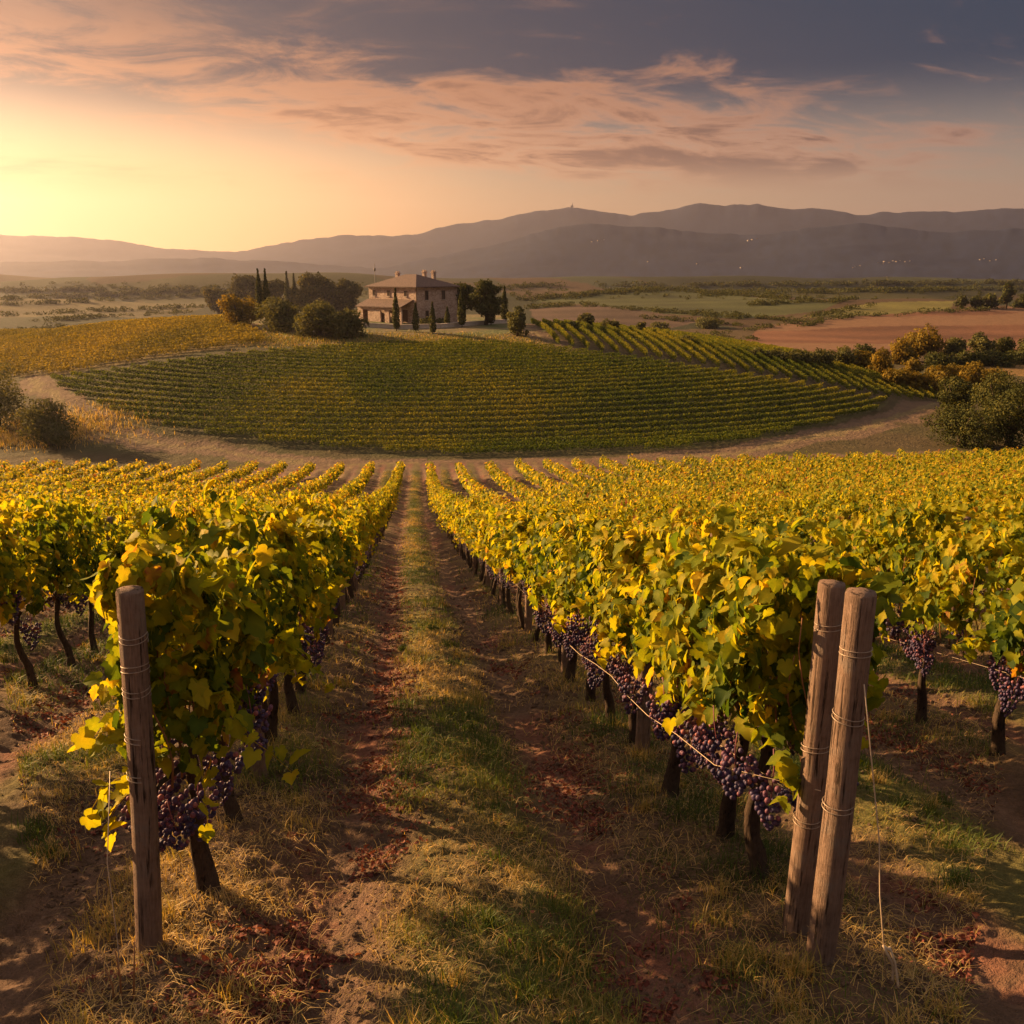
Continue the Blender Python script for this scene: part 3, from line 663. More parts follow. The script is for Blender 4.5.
def rest_rows():
    """every other vine of the slope: one mass of foliage and stems"""
    FAR = []
    rr = np.random.default_rng(3)
    for n, sz, kd in ((420, (0.09, 0.15), 'far'), (240, (0.12, 0.20), 'far'), (150, (0.15, 0.25), 'far')):
        FAR.append([canopy(rr, n, half=0.6, kind=kd, size=sz, wid=0.24, hi=1.86, gold=0.17 + 0.05 * (i % 3), shoots=2 if n > 200 else 0) for i in range(6)])
    packs = [[(np.concatenate(m.V), {k: np.concatenate(f) for k, f in m.F.items()}, np.concatenate(m.A)) for m in lv] for lv in FAR]
    mb = MB(); tk = MB()
    for k, key, x, y, i in rest:
        d = math.hypot(x, y); lv = 0 if d < 38 else 1 if d < 65 else 2
        V, F, A = packs[lv][rr.integers(6)]; s = rr.choice([-1, 1]); z = float(terrain(x, y))
        W = V * np.array([s * rr.uniform(.9, 1.12), s, rr.uniform(0.86, 1.10)]) + np.array([x, y, z])
        mb.add(W, list(F.values()), np.clip(A + rr.normal(0, 0.05), 0, 1))
        if d < 60: tk.tube([(x, y, z - .1), (x + .02, y + .03, z + .5), (x, y, z + 1.0)], [0.05, 0.04, 0.03], 5)
    o = obj('vineyard_rows', mb.mesh('vineyard_rows'), MAT['vine_leaf']); tag(o, 'golden vine rows running down the rest of the near slope', 'vineyard', kind='stuff')
    t = obj('stems', tk.mesh('stems'), MAT['bark'], o); t['kind'] = 'stuff'
rest_rows()

# ------------------------------------------------------------------ posts and wires
def post_mesh(r, H, rad, seg=28, rings=16):
    th = np.arange(seg) / seg * 2 * math.pi; groove = 1 + 0.035 * np.sin(th * 3 + r.uniform(0, 6)) + 0.02 * np.sin(th * 7 + r.uniform(0, 6)) + r.normal(0, 0.012, seg)
    V = []; zs = np.concatenate([np.linspace(-0.35, H - 0.012, rings), [H]])
    for i, z in enumerate(zs):
        q = rad * (1.04 - 0.06 * z / H) * groove * (1 + 0.012 * np.sin(z * 5 + th * 2)) * (0.93 if i == len(zs) - 1 else 1)
        V.append(np.stack([np.cos(th) * q + 0.008 * math.sin(z * 2), np.sin(th) * q, np.full(seg, z)], 1))
    V = np.concatenate(V + [np.array([[0, 0, H + 0.006]])]); n = len(zs)
    i = np.arange(n - 1)[:, None] * seg; j = np.arange(seg)[None]; k = (j + 1) % seg
    F = np.stack([i + j, i + k, i + seg + k, i + seg + j], -1).reshape(-1, 4)
    j = np.arange(seg); T = np.stack([(n - 1) * seg + j, (n - 1) * seg + (j + 1) % seg, np.full(seg, n * seg)], 1)
    return np_mesh('wooden_post', V, [F, T])
def ring(r, rad, z, tilt=0.0, w=0.0022, turns=1):
    t = np.linspace(0, 2 * math.pi * turns, 26 * turns); P = np.stack([np.cos(t) * rad, np.sin(t) * rad, z + tilt * np.cos(t + r.uniform(0, 6)) + 0.004 * t], 1)
    return tube(P, w, 5)
rp = np.random.default_rng(21)
def big_post(pxb, H, rad, wraps, label, lean=(0, 0), group=None):
    p = at(*pxb); root = empty('wooden_post', (p[0], p[1], float(tz(p[0], p[1]))))
    tag(root, label, 'post', group)
    o = obj('shaft', post_mesh(rp, H, rad), MAT['post_wood'], root); mb = None
    for z, tl in wraps:
        mb = MB(); mb.add(*ring(rp, rad * 1.04 * (1.03 - 0.05 * z / H), z, tl, 0.0024, 2)); obj('wire_wrap', mb.mesh('wire_wrap'), MAT['wire'], root)
    root.rotation_euler = (lean[0], lean[1], rp.uniform(0, 6) * 0)
    return root, p
PL, pl = big_post((150, 948), 1.87, 0.058, [(1.62, 0.012), (1.47, 0.006), (1.36, 0.01), (1.12, 0.012), (0.93, 0.008)], 'lone weathered wooden end post of the row left of the grass path', (0.0, math.radians(3.2)))
PR, pr = big_post((820, 960), 1.905, 0.066, [(1.60, 0.004), (1.28, 0.012), (0.83, 0.004)], 'front of the two paired wooden end posts, the one tied to the anchor wire', (0.0, math.radians(0.6)), 'paired end posts')
PB, pb = big_post((795, 930), 1.90, 0.063, [(1.66, 0.004), (1.02, 0.006), (0.62, 0.006)], 'rear of the two paired wooden end posts, half hidden by the front one', (math.radians(-1.5), math.radians(1.6)), 'paired end posts')
SM = [post_mesh(rp, 1.95, 0.062, 14, 6) for _ in range(4)]
for me in SM: me.materials.append(MAT['post_wood'])
for k, key, x in row_list():
    if abs(k - 0.5) > 4.6: continue
    lim = 48 if key in ('L1', 'R1') else 24
    c = 0
    for y in posts_for(k, key):
        if key == 'L1' and y < 4.5: continue
        if y > lim: break
        xb = x + float(bend(y)); z = float(terrain(xb, y)); s = seen(xb, y, z + 0.5, 30)
        if not s: continue
        o = obj('wooden_post', random.choice(SM), None); o.location = (xb + random.uniform(-.03, .03), y, z); o.rotation_euler = (random.uniform(-.02, .02), random.uniform(-.02, .02), random.uniform(0, 6)); o.scale.z = random.uniform(0.98, 1.10)
        rn = ROWNAME[key]
        tag(o, '%s trellis post inside %s' % (NUMW[c] if c < 20 else 'far', rn), 'post', 'trellis posts inside the vine rows'); c += 1
def wire(pts, rad, name, label, cat, mat='wire', group=None):
    mb = MB(); mb.tube(pts, rad, 5); o = obj(name, mb.mesh(name), MAT[mat]); return tag(o, label, cat, group)
for key, x, y0, first, side in (('L1', XL, 4.07, pl, 'left'), ('R1', XR, 3.95, pr, 'right')):
    for hz, wd in ((0.86, 'lower'), (1.55, 'upper')):
        pts = []
        for y in np.arange(y0, 60, 1.2):
            pts.append((x + float(bend(y)) + (first[0] - x) * max(0, 1 - (y - y0) / 1.5) + (0.06 if side == 'left' else -0.10) * min(1, (y - y0) / 1.0), y, float(terrain(x, y)) + hz + 0.03 * math.sin(y * 1.8)))
        wire(pts, 0.0022, 'trellis_wire', '%s trellis wire strung through the row %s of the grass path' % (wd, side), 'wire', 'wire', 'trellis wires')
pts = [(pb[0] + 0.03, pb[1] - 0.07, float(tz(pb[0], pb[1])) + 0.86)] + [(XR - 0.36 + 0.02 * math.sin(y * 2), y, float(terrain(XR, y)) + 0.93 + 0.02 * math.sin(y * 3)) for y in np.arange(4.3, 9.0, 0.6)]
wire(pts, 0.0021, 'trellis_wire', 'slack wire running from the rear paired post past the front grape bunches', 'wire', 'twine', 'trellis wires')
for key, x, y0, side in (('R2', 5.15, 4.5, 'right'), ('L2', -4.40, 5, 'left')):
    pts = [(x + float(bend(y)), y, float(terrain(x, y)) + 0.9) for y in np.arange(y0, 40, 1.5)]
    wire(pts, 0.0022, 'trellis_wire', 'trellis wire strung through the second row %s of the grass path' % side, 'wire', 'wire', 'trellis wires')
def at_depth(px, py, d):
    v = CF * FPX + CR * (px - 512) - CU * (py - 512); return np.array([0, 0, EYE]) + v / FPX * d
dpr = float((pr - np.array([0, 0, EYE])) @ CF)
# anchor wire: leaves the front post near its top and runs down to a twine loop at the ground
a0 = np.array([pr[0] + 0.03, pr[1] - 0.075, float(tz(pr[0], pr[1])) + 1.50]); a1 = at(886, 985); a1[2] = float(tz(a1[0], a1[1])) + 0.02; am = a0 * 0.5 + a1 * 0.5 + np.array([0.02, 0, -0.02])
top = at_depth(843, 608, dpr * 1.02)
anchor = empty('anchor_wire', tuple(a1)); tag(anchor, 'thin anchor wire with twine loop running from the front paired post to the ground', 'wire')
mb = MB(); mb.tube(np.array([a0, a0 * .75 + a1 * .25 + [.01, 0, -.01], am, a0 * .3 + a1 * .7, a1]) - a1, 0.0032, 5); obj('strand', mb.mesh('strand'), MAT['twine'], anchor)
mb = MB(); t = np.linspace(0, 1, 14)
lp = np.stack([-0.035 * np.sin(t * 5.2), 0 * t + 0.01 * np.sin(t * 9), 0.17 - 0.0 * t + 0.03 * np.sin(t * 3.1) - 0.19 * np.clip(t - 0.35, 0, 1) * 1.5], 1); mb.tube(lp, 0.006, 6)
mb.tube([(0.0, 0.01, 0.18), (0.03, 0.0, 0.10), (0.045, -0.02, 0.0), (0.05, -0.03, -0.06)], 0.006, 6); obj('twine_loop', mb.mesh('twine_loop'), MAT['twine'], anchor)
b0 = np.array([pl[0] - 0.07, pl[1] - 0.03, float(tz(pl[0], pl[1])) + 1.0]); b1 = at(120, 1000); b1[2] = float(tz(b1[0], b1[1])) - 0.02
wire([b0, b0 * .6 + b1 * .4 + np.array([-.03, 0, 0]), b0 * .25 + b1 * .75, b1], 0.0024, 'anchor_wire', 'thin anchor wire running down beside the lone left end post', 'wire')
st = b1
mb = MB()
for dx, h in ((0.0, 0.26), (0.05, 0.30), (-0.03, 0.18)): mb.tube([(dx, 0, -0.05), (dx * 1.2 + 0.01, 0.01, h * 0.5), (dx * 1.7, 0.02, h)], [0.005, 0.004, 0.003], 5)
o = obj('dead_stem', mb.mesh('dead_stem'), MAT['cane']); o.location = b1; tag(o, 'dry dead weed stem standing at the foot of the left anchor wire', 'weed')

# ------------------------------------------------------------------ ground cover
def blades(n, X, Y, L, W, tint, lay, name, label, cat, seed):
    r = np.random.default_rng(seed); n = len(X); Z = tz(X, Y) - 0.006
    a = r.uniform(0, 6.28, n); d = np.stack([np.cos(a), np.sin(a), np.zeros(n)], 1); s = np.stack([-np.sin(a), np.cos(a), np.zeros(n)], 1)
    P = np.stack([X, Y, Z], 1); b = lay[:, None]; up = np.array([0, 0, 1.0])
    m = P + L[:, None] * (0.5 * up * (1 - 0.5 * b) + d * 0.18 * (0.4 + b)); t = P + L[:, None] * (up * (0.95 - 0.85 * b) + d * (0.28 + 0.6 * b))
    w = W[:, None] * s
    V = np.stack([P - w, P + w, m + w * 0.75, m - w * 0.75, t + w * 0.15, t - w * 0.15], 1).reshape(-1, 3)
    k = (np.arange(n) * 6)[:, None]; F = np.concatenate([k + np.array([[0, 1, 2, 3]]), k + np.array([[3, 2, 4, 5]])])
    me = np_mesh(name, V, [F], {'tint': np.repeat(tint, 6)}); o = obj(name, me, MAT['grass_blade']); tag(o, label, cat, kind='stuff')
def scatter(n, r, ymin=2.6, ymax=34):
    u = r.random(n); Y = ymin * (ymax / ymin) ** (u ** 1.0); X = r.uniform(-0.45, 0.80, n) * Y
    return X, Y
def grass():
    r = np.random.default_rng(41); X, Y = scatter(520000, r)
    p = row_phase(X, Y) * SPC; g = fbm(X * 0.9, Y * 0.9, 3, 201); g2 = fbm(X * 3.1, Y * 3.1, 2, 203)
    centre = sstep(0.92, 1.25, p); bank = np.exp(-((p - 0.1) / 0.45) ** 2)
    prob = centre * np.clip(0.62 + g * 1.5 + g2 * 1.0, 0.06, 1) + bank * np.clip(0.28 + g * 1.1 + g2 * 0.9, 0.02, 0.8) + 0.035
    prob = prob * (1 - 0.88 * np.exp(-((p - 0.84) / 0.2) ** 2)); k = r.random(len(X)) < prob * 0.62; X, Y, p, g, g2, centre = X[k], Y[k], p[k], g[k], g2[k], centre[k]; n = len(X)
    clump = np.clip(0.5 + g2 * 1.5, 0.1, 1.2); sc = np.clip(Y / 7, 0.8, 2.2)
    green = np.clip(0.5 + fbm(X * 0.55, Y * 0.55, 3, 211) * 1.9 + 0.10 * centre, 0, 1)
    tint = np.clip(0.86 - green * 0.8 + r.normal(0, 0.13, n), 0, 1)
    L = r.uniform(0.035, 0.115, n) * (0.55 + clump) * (0.85 + 0.6 * green) * np.clip(sc, 0.9, 1.35); W = r.uniform(0.0016, 0.0036, n) * sc
    blades(n, X, Y, L, W, tint, np.clip(r.beta(1.6, 1.8, n) + (tint > .6) * .15, 0, 1), 'grass', 'short grass, green and dry, on the path and under the vines', 'grass', 43)
    r = np.random.default_rng(45); X, Y = scatter(90000, r, 2.6, 30); k = r.random(len(X)) < np.clip(0.45 + fbm(X, Y, 3, 221) * 1.3, 0.03, 1) * (1 - 0.8 * np.exp(-((row_phase(X, Y) * SPC - 0.84) / 0.2) ** 2)); X, Y = X[k], Y[k]; n = len(X)
    blades(n, X, Y, r.uniform(0.05, 0.20, n), r.uniform(0.0014, 0.0030, n) * np.clip(Y / 7, 0.8, 2), np.clip(r.normal(0.86, 0.10, n), 0.5, 1), r.uniform(0.85, 1.06, n), 'dry_straw', 'dry straw lying over the soil between the vine rows', 'straw', 47)
    # tufts: green ones on the centre strip, sunburnt ones on the banks
    r = np.random.default_rng(53); m = 420; cy_ = 2.8 * (30 / 2.8) ** r.random(m); cx_ = r.uniform(-0.45, 0.8, m) * cy_; pp = row_phase(cx_, cy_) * SPC
    ok = (pp > 1.1) | ((pp < 0.5) & (r.random(m) < 0.6)); cx_, cy_, pp = cx_[ok], cy_[ok], pp[ok]; nb = 80; sg = r.uniform(0.03, 0.10, len(cx_))
    X = np.repeat(cx_, nb) + r.normal(0, 1, len(cx_) * nb) * np.repeat(sg, nb); Y = np.repeat(cy_, nb) + r.normal(0, 1, len(cx_) * nb) * np.repeat(sg, nb); n = len(X)
    t0 = np.where(pp > 1.1, r.choice([0.15, 0.28, 0.75], len(cx_), p=[.45, .3, .25]), 0.72)
    blades(n, X, Y, r.uniform(0.07, 0.19, n), r.uniform(0.0022, 0.0045, n) * np.clip(Y / 7, .8, 2), np.clip(np.repeat(t0, nb) + r.normal(0, .1, n), 0, 1), r.beta(1.5, 2.4, n), 'grass_tufts', 'taller grass tufts scattered on the path and banks', 'grass', 55)
    # far end of the path and banks
    r = np.random.default_rng(49); Y = r.uniform(28, 104, 60000); X = XL + (np.round(r.uniform(-1.5, 2.5, 60000)) + 0.5) * SPC + r.normal(0, 0.36, 60000) + bend(Y); k = np.abs(X - 0.4) < 8; X, Y = X[k], Y[k]; n = len(X)
    blades(n, X, Y, r.uniform(0.06, 0.14, n), r.uniform(0.008, 0.014, n), np.clip(0.5 + fbm(X, Y * 0.3, 3, 231) * 0.8 + r.normal(0, 0.15, n), 0, 1), r.beta(1.5, 1.5, n), 'path_grass', 'short grass down the far end of the path', 'grass', 51)
grass()
def litter():
    r = np.random.default_rng(61); X, Y = scatter(150000, r, 2.6, 28); p = row_phase(X, Y) * SPC
    c = fbm(X * 1.0, Y * 0.6, 3, 107) + fbm(X * 4, Y * 4, 3, 109) * 0.7
    w = np.exp(-((p - 0.72) / 0.36) ** 2) * sstep(0.05, 0.45, c) * np.where(np.abs(X - 0.4) < 0, 1, 1)
    w *= np.where((X > XL) & (X < 0.4), 1.25, np.where((X >= 0.4) & (X < XR), 0.55, 0.6))
    k = r.random(len(X)) < w * 2.2; X, Y = X[k], Y[k]; n = len(X)
    P = np.stack([X, Y, tz(X, Y) + r.uniform(0.004, 0.016, n)], 1); N = r.normal(0, 0.45, (n, 3)) + np.array([0, 0, 1]); T = r.normal(0, 1, (n, 3)) * np.array([1, 1, 0.2])
    V, F, A = leaf_batch(P, N, T, r.uniform(0.016, 0.042, n) * np.clip(Y / 8, 0.8, 1.8), np.clip(r.normal(0.5, 0.25, n), 0, 1), 'mid', r.uniform(1, 4, n))
    o = obj('fallen_leaves', np_mesh('fallen_leaves', V, F, {'tint': A}), MAT['red_litter']); tag(o, 'curled red fallen leaves drifted in the wheel tracks', 'leaves', kind='stuff')
    X, Y = scatter(110000, r, 2.5, 22); p = row_phase(X, Y) * SPC; w = np.clip(0.45 - np.abs(p - 0.5) * 0.35 + fbm(X * 1.5, Y * 1.5, 3, 251) * 1.2, 0.02, 1)
    k = r.random(len(X)) < w * 0.5; X, Y = X[k], Y[k]; n = len(X); iv, jf = ICO1; s = (0.005 + 0.038 * r.beta(1, 5.5, n)) * np.clip(Y / 6, 0.8, 2); Z = tz(X, Y)
    V = iv[None] * (s[:, None, None] * r.uniform(0.55, 1.3, (n, len(iv), 3)) * np.array([1, 1, 0.7])) + np.stack([X, Y, Z + s * 0.2], 1)[:, None]
    F = (jf[None] + (np.arange(n) * len(iv))[:, None, None]).reshape(-1, 3)
    tt = np.repeat(r.uniform(0.75, 1.25, n), len(iv)); C = np.array((0.15, 0.096, 0.064)) * tt[:, None]
    me = np_mesh('soil_clods', V.reshape(-1, 3), [F], colors=C, smooth=False); o = obj('soil_clods', me, MAT['soil']); tag(o, 'crumbly brown soil clods and small stones', 'soil', kind='stuff')
litter()

# ------------------------------------------------------------------ vineyards on the hill
def row_leaves(lines, per_m, size, w, h, mat, name, label, seed, tfun=None):
    r = np.random.default_rng(seed); mb = MB()
    PP = []
    for ln in lines:
        ln = np.asarray(ln); seg = np.hypot(*np.diff(ln, axis=0).T); L = seg.sum(); n = int(L * per_m)
        if n < 3: continue
        s = np.concatenate([[0], np.cumsum(seg)]); t = r.uniform(0, L, n); PP.append(np.stack([np.interp(t, s, ln[:, 0]), np.interp(t, s, ln[:, 1])], 1))
    P = np.concatenate(PP); n = len(P); X = P[:, 0] + r.uniform(-w, w, n); Y = P[:, 1] + r.uniform(-w, w, n); hh = r.beta(1.5, 1.1, n)
    vary = 1 + 0.25 * fbm(X / 1.4, Y / 1.4, 2, seed)
    Q = np.stack([X, Y, terrain(X, Y) + 0.3 + hh * h * vary], 1)
    N = r.normal(0, 0.6, (n, 3)) + np.array([0, -0.4, 0.7]); T = r.normal(0, 1, (n, 3))
    ti = np.clip(0.30 + 0.35 * hh + r.normal(0, 0.16, n) + 0.6 * fbm(X / 14, Y / 14, 3, seed + 5), 0, 1)
    V, F, A = leaf_batch(Q, N, T, r.uniform(*size, n), ti, 'far')
    o = obj(name, np_mesh(name, V, F, {'tint': A}), MAT[mat]); tag(o, label, 'vineyard', kind='stuff')
def clip_lines(lines, P, step=1.0):
    out = []
    for ln in lines:
        ln = np.asarray(ln); m = inside(P, ln[:, 0], ln[:, 1]); i = 0
        while i < len(ln):
            if m[i]:
                j = i
                while j + 1 < len(ln) and m[j + 1]: j += 1
                if j > i: out.append(ln[i:j + 1])
                i = j + 1
            else: i += 1
    return out
arcs = []
for k in range(75):
    rho = 1.10 - k * 0.0238; a = np.radians(np.arange(180, 361, 0.4)); arcs.append(np.stack([10 + 103 * rho * np.cos(a), 196 + 78 * rho * np.sin(a)], 1))
row_leaves(clip_lines(arcs, P_CENTRAL), 95, (0.13, 0.24), 0.22, 0.85, 'far_vine', 'hillside_vineyard', 'dark green vineyard in level rows across the face of the hill', 71)
cols = [np.stack([np.full(140, x) + np.linspace(0, -2.5, 140), np.linspace(212, 120, 140)], 1) for x in np.arange(26, 130, 2.5)]
row_leaves(clip_lines(cols, P_STRIP), 100, (0.14, 0.27), 0.26, 1.1, 'far_vine', 'sloping_vineyard', 'green vineyard strip with rows running down the right shoulder of the hill', 73)
lrows = [np.stack([np.linspace(-190, -20, 260), y + 6 * np.sin(np.linspace(0, 3, 260))], 1) for y in np.arange(150, 275, 2.3)]
row_leaves(clip_lines(lrows, P_LEFT), 60, (0.18, 0.32), 0.32, 0.95, 'gold_vine', 'golden_vineyard', 'golden vineyard over the low left shoulder of the hill', 75)

# ------------------------------------------------------------------ trees
def crown_lobes(r, W, H, z0, n):
    L = []
    for k in range(n):
        a = r.uniform(0, 6.28); q = r.uniform(0.1, 0.78) * W * 0.5; zz = z0 + (H - z0) * r.uniform(0.14, 0.86) * (1 - 0.35 * (q / (W * 0.5)) ** 2)
        s = W * r.uniform(0.09, 0.25); L.append((q * math.cos(a), q * math.sin(a), zz, s, s * r.uniform(0.7, 1.0)))
    L.append((0, 0, z0 + (H - z0) * 0.45, W * 0.30, (H - z0) * 0.36)); return L
def tree(name, px, py, hpx, wpx, mat, label, cat, group=None, kind='round', trunk=0.18, seed=0, dense=1.0, push=0.0):
    r = np.random.default_rng(seed + int(px * 7 + py)); p = at(px, py)
    if push: d = ray(px, py); p = p + np.array([d[0], d[1], 0]) * push; p[2] = float(terrain(p[0], p[1]))
    m = px_size(p); H = hpx * m; W = wpx * m
    root = empty(name, tuple(p)); tag(root, label, cat, group)
    leaf = np.clip(m * 1.9, 0.10, 3.0)
    n = int(np.clip(dense * 4.2 * hpx * wpx, 350, 7000))
    if kind == 'cypress':
        t = r.beta(1.0, 1.25, n); prof_ = np.sin(np.clip(t * 1.05 + 0.05, 0, 1) ** 0.62 * math.pi) ** 0.75
        a = r.uniform(0, 6.28, n); q = W * 0.5 * prof_ * np.sqrt(r.uniform(0.35, 1, n)) * (1 + 0.16 * np.sin(a * 3 + t * 17))
        P = np.stack([q * np.cos(a), q * np.sin(a), H * (0.05 + 0.95 * t)], 1); N = np.stack([np.cos(a), np.sin(a), 0.3 + 0 * a], 1) + r.normal(0, 0.5, (n, 3)); T = r.normal(0, 0.4, (n, 3)) + np.array([0, 0, 1.0]); S = leaf * r.uniform(0.5, 1.0, n)
    else:
        z0 = H * (trunk if kind == 'round' else 0.0)
        lobes = crown_lobes(r, W, H * 0.97, z0, 22 if wpx > 24 else 11); pk = np.array([l[3] ** 2 for l in lobes]); k = r.choice(len(lobes), n, p=pk / pk.sum())
        L = np.array(lobes)[k]; D = norm(r.normal(0, 1, (n, 3))); rad = r.uniform(0.55, 1.08, n) ** 0.6 * (1 + 0.20 * np.sin(D[:, 0] * 7 + D[:, 2] * 6 + k))
        P = L[:, :3] + D * np.stack([L[:, 3], L[:, 3], L[:, 4]], 1) * rad[:, None]; P[:, 2] = np.clip(P[:, 2], 0.02 * H, H)
        N = D + r.normal(0, 0.55, (n, 3)); T = r.normal(0, 1, (n, 3)) - np.array([0, 0, 0.4]); S = leaf * r.uniform(0.6, 1.25, n)
    ti = np.clip(0.42 + r.normal(0, 0.17, n) + 0.5 * fbm(P[:, 0] / (W * 0.25 + .1) + seed, P[:, 2] / (W * 0.25 + .1), 2, seed), 0, 1)
    V, F, A = leaf_batch(P, N, T, S, ti, 'far'); obj('crown', np_mesh('crown', V, F, {'tint': A}), MAT[mat], root)
    mb = MB(); tr = max(0.05, W * (0.055 if kind == 'cypress' else 0.05))
    if kind == 'cypress': mb.tube([(0, 0, -0.2), (0, 0, H * 0.5), (0, 0, H * 0.9)], [tr, tr * .6, tr * .2], 6)
    else:
        top = H * 0.5; mb.tube([(0, 0, -0.3), (0.02 * W, 0, H * 0.2), (-0.01 * W, 0.02 * W, top)], [tr * 1.2, tr, tr * .6], 7)
        for b in range(4):
            a = r.uniform(0, 6.28); q = W * 0.28; mb.tube([(0, 0, H * (0.15 if kind == 'round' else 0.03)), (q * .5 * math.cos(a), q * .5 * math.sin(a), H * .4), (q * math.cos(a), q * math.sin(a), H * .68)], [tr * .6, tr * .4, tr * .15], 5)
    obj('trunk', mb.mesh('trunk'), MAT['tree_bark'], root); return root
G1 = 'trees left of the farmhouse'; G2 = 'cypresses round the farmhouse'; G3 = 'trees right of the farmhouse'
tree('broad_tree', 219, 314, 33, 33, 'grove_tree', 'outermost broad tree at the left end of the farmhouse grove', 'tree', G1, push=6, trunk=0.04)
tree('broad_tree', 247, 315, 43, 41, 'grove_tree', 'rounded dark tree left of the tall cypress in the farmhouse grove', 'tree', G1, push=8, trunk=0.04)
tree('broad_tree', 274, 316, 39, 31, 'grove_tree', 'dark tree tucked right behind the tall cypress clump', 'tree', G1, push=10, trunk=0.04)
tree('cypress_tree', 261, 321, 50, 9, 'dark_tree', 'tallest cypress of the farmhouse grove, left of the paired cypresses', 'tree', G1, 'cypress')
tree('cypress_tree', 268, 321, 50, 8, 'dark_tree', 'cypress growing against the right side of the tallest cypress', 'tree', G1, 'cypress')
tree('cypress_tree', 289, 318, 44, 8, 'dark_tree', 'left one of the paired slim cypresses in the grove', 'tree', G1, 'cypress', push=8)
tree('cypress_tree', 296, 318, 42, 7, 'dark_tree', 'right one of the paired slim cypresses in the grove', 'tree', G1, 'cypress', push=8)
tree('broad_tree', 311, 318, 51, 38, 'grove_tree', 'largest round tree of the grove, right of the paired cypresses', 'tree', G1, push=7, trunk=0.04)
tree('broad_tree', 330, 318, 45, 31, 'grove_tree', 'round tree between the largest tree and the house end of the grove', 'tree', G1, push=6, trunk=0.04)
tree('broad_tree', 347, 318, 43, 28, 'grove_tree', 'round tree of the grove nearest to the farmhouse wall', 'tree', G1, push=6, trunk=0.04)
tree('olive_bush', 241, 326, 31, 42, 'gold_tree', 'sunlit golden bush at the left foot of the grove', 'bush', 'bushes before the grove', 'bush')
tree('olive_bush', 283, 330, 32, 50, 'olive_tree', 'rounded olive bush in the middle before the grove', 'bush', 'bushes before the grove', 'bush')
tree('olive_bush', 319, 336, 34, 54, 'olive_tree', 'large pale olive bush before the grove, nearest to the house lawn', 'bush', 'bushes before the grove', 'bush')
tree('olive_bush', 348, 337, 30, 42, 'olive_tree', 'dark olive bush between the big pale bush and the farmhouse', 'bush', 'bushes before the grove', 'bush')
for px, py, h, w, lab in ((396.5, 331, 41, 7.5, 'tall slim cypress standing before the farmhouse portico'), (416, 332, 28, 7, 'short cypress standing before the front corner of the farmhouse'), (433, 334, 31, 7, 'slim cypress in front of the arched ground window'), (447.5, 327, 19, 6, 'smallest cypress before the right wall of the farmhouse'), (462, 327, 39, 9, 'cypress just past the right end of the farmhouse'), (491, 325, 30, 9, 'cypress before the big round tree right of the farmhouse'), (504.5, 323, 36, 8, 'lone slim cypress at the right end of the farmyard')):
    tree('cypress_tree', px, py, h, w, 'dark_tree', lab, 'tree', G2, 'cypress')
tree('broad_tree', 461, 324, 43, 32, 'dark_tree', 'broad tree behind the cypress at the right end of the house', 'tree', G3, push=9)
tree('broad_tree', 486, 325, 47, 36, 'dark_tree', 'big round tree with dark crown right of the farmhouse', 'tree', G3)
tree('leafy_bush', 517, 336, 33, 27, 'olive_tree', 'loose green bush at the bend of the farm track', 'bush', None, 'bush')
for px, w, h in ((428, 16, 9), (443, 14, 8)): tree('yard_shrub', px, 326, h, w, 'olive_tree', 'low shrub against the %s of the right farmhouse wall' % ('near half' if px < 435 else 'far half'), 'shrub', 'shrubs by the farmhouse wall', 'bush')
tree('roadside_bush', -4, 430, 88, 92, 'olive_tree', 'tall hazy bush at the left edge beside the dirt road', 'bush', 'bushes by the left dirt road', 'bush', dense=1.6)
tree('roadside_bush', 52, 446, 46, 60, 'olive_tree', 'low rounded bush at the bend of the left dirt road', 'bush', 'bushes by the left dirt road', 'bush', dense=0.9)
RB = [(960, 446, 46, 74, 'dark_tree', 'dark round bush beside the right end of the dirt road'), (1008, 446, 66, 66, 'dark_tree', 'tall dark bush at the right edge behind the road bush'), (1000, 425, 60, 70, 'dark_tree', 'green bush rising behind the dark roadside bushes'), (955, 412, 40, 46, 'dark_tree', 'dim green bush between the vineyard tip and the dark bushes')]
for px, py, h, w, mt, lab in RB: tree('roadside_bush', px, py, h, w, mt, lab, 'bush', 'bushes by the right dirt road', 'bush')
GB = [(940, 398, 38, 34), (968, 395, 34, 40), (915, 393, 26, 30), (893, 388, 22, 26), (912, 376, 20, 24), (880, 378, 30, 34), (862, 372, 22, 26), (990, 388, 22, 30), (930, 384, 18, 22)]
GL = ['pointed golden bush beside the pair of rounded ones above the road', 'wide golden bush left of the dark right-hand thicket', 'rounded golden bush above the tip of the vineyard strip', 'small golden bush over the middle of the vineyard strip edge', 'low brown gold bush behind the rounded golden bushes', 'bushy gold tree below the tallest field tree', 'small olive gold bush at the left end of the golden bushes', 'gold bush under the ochre field corner', 'small gold bush between two larger ones below the hedge']
for (px, py, h, w), lab in zip(GB, GL): tree('golden_bush', px, py, h, w, 'gold_tree', lab, 'bush', 'golden bushes above the vineyard strip', 'bush')
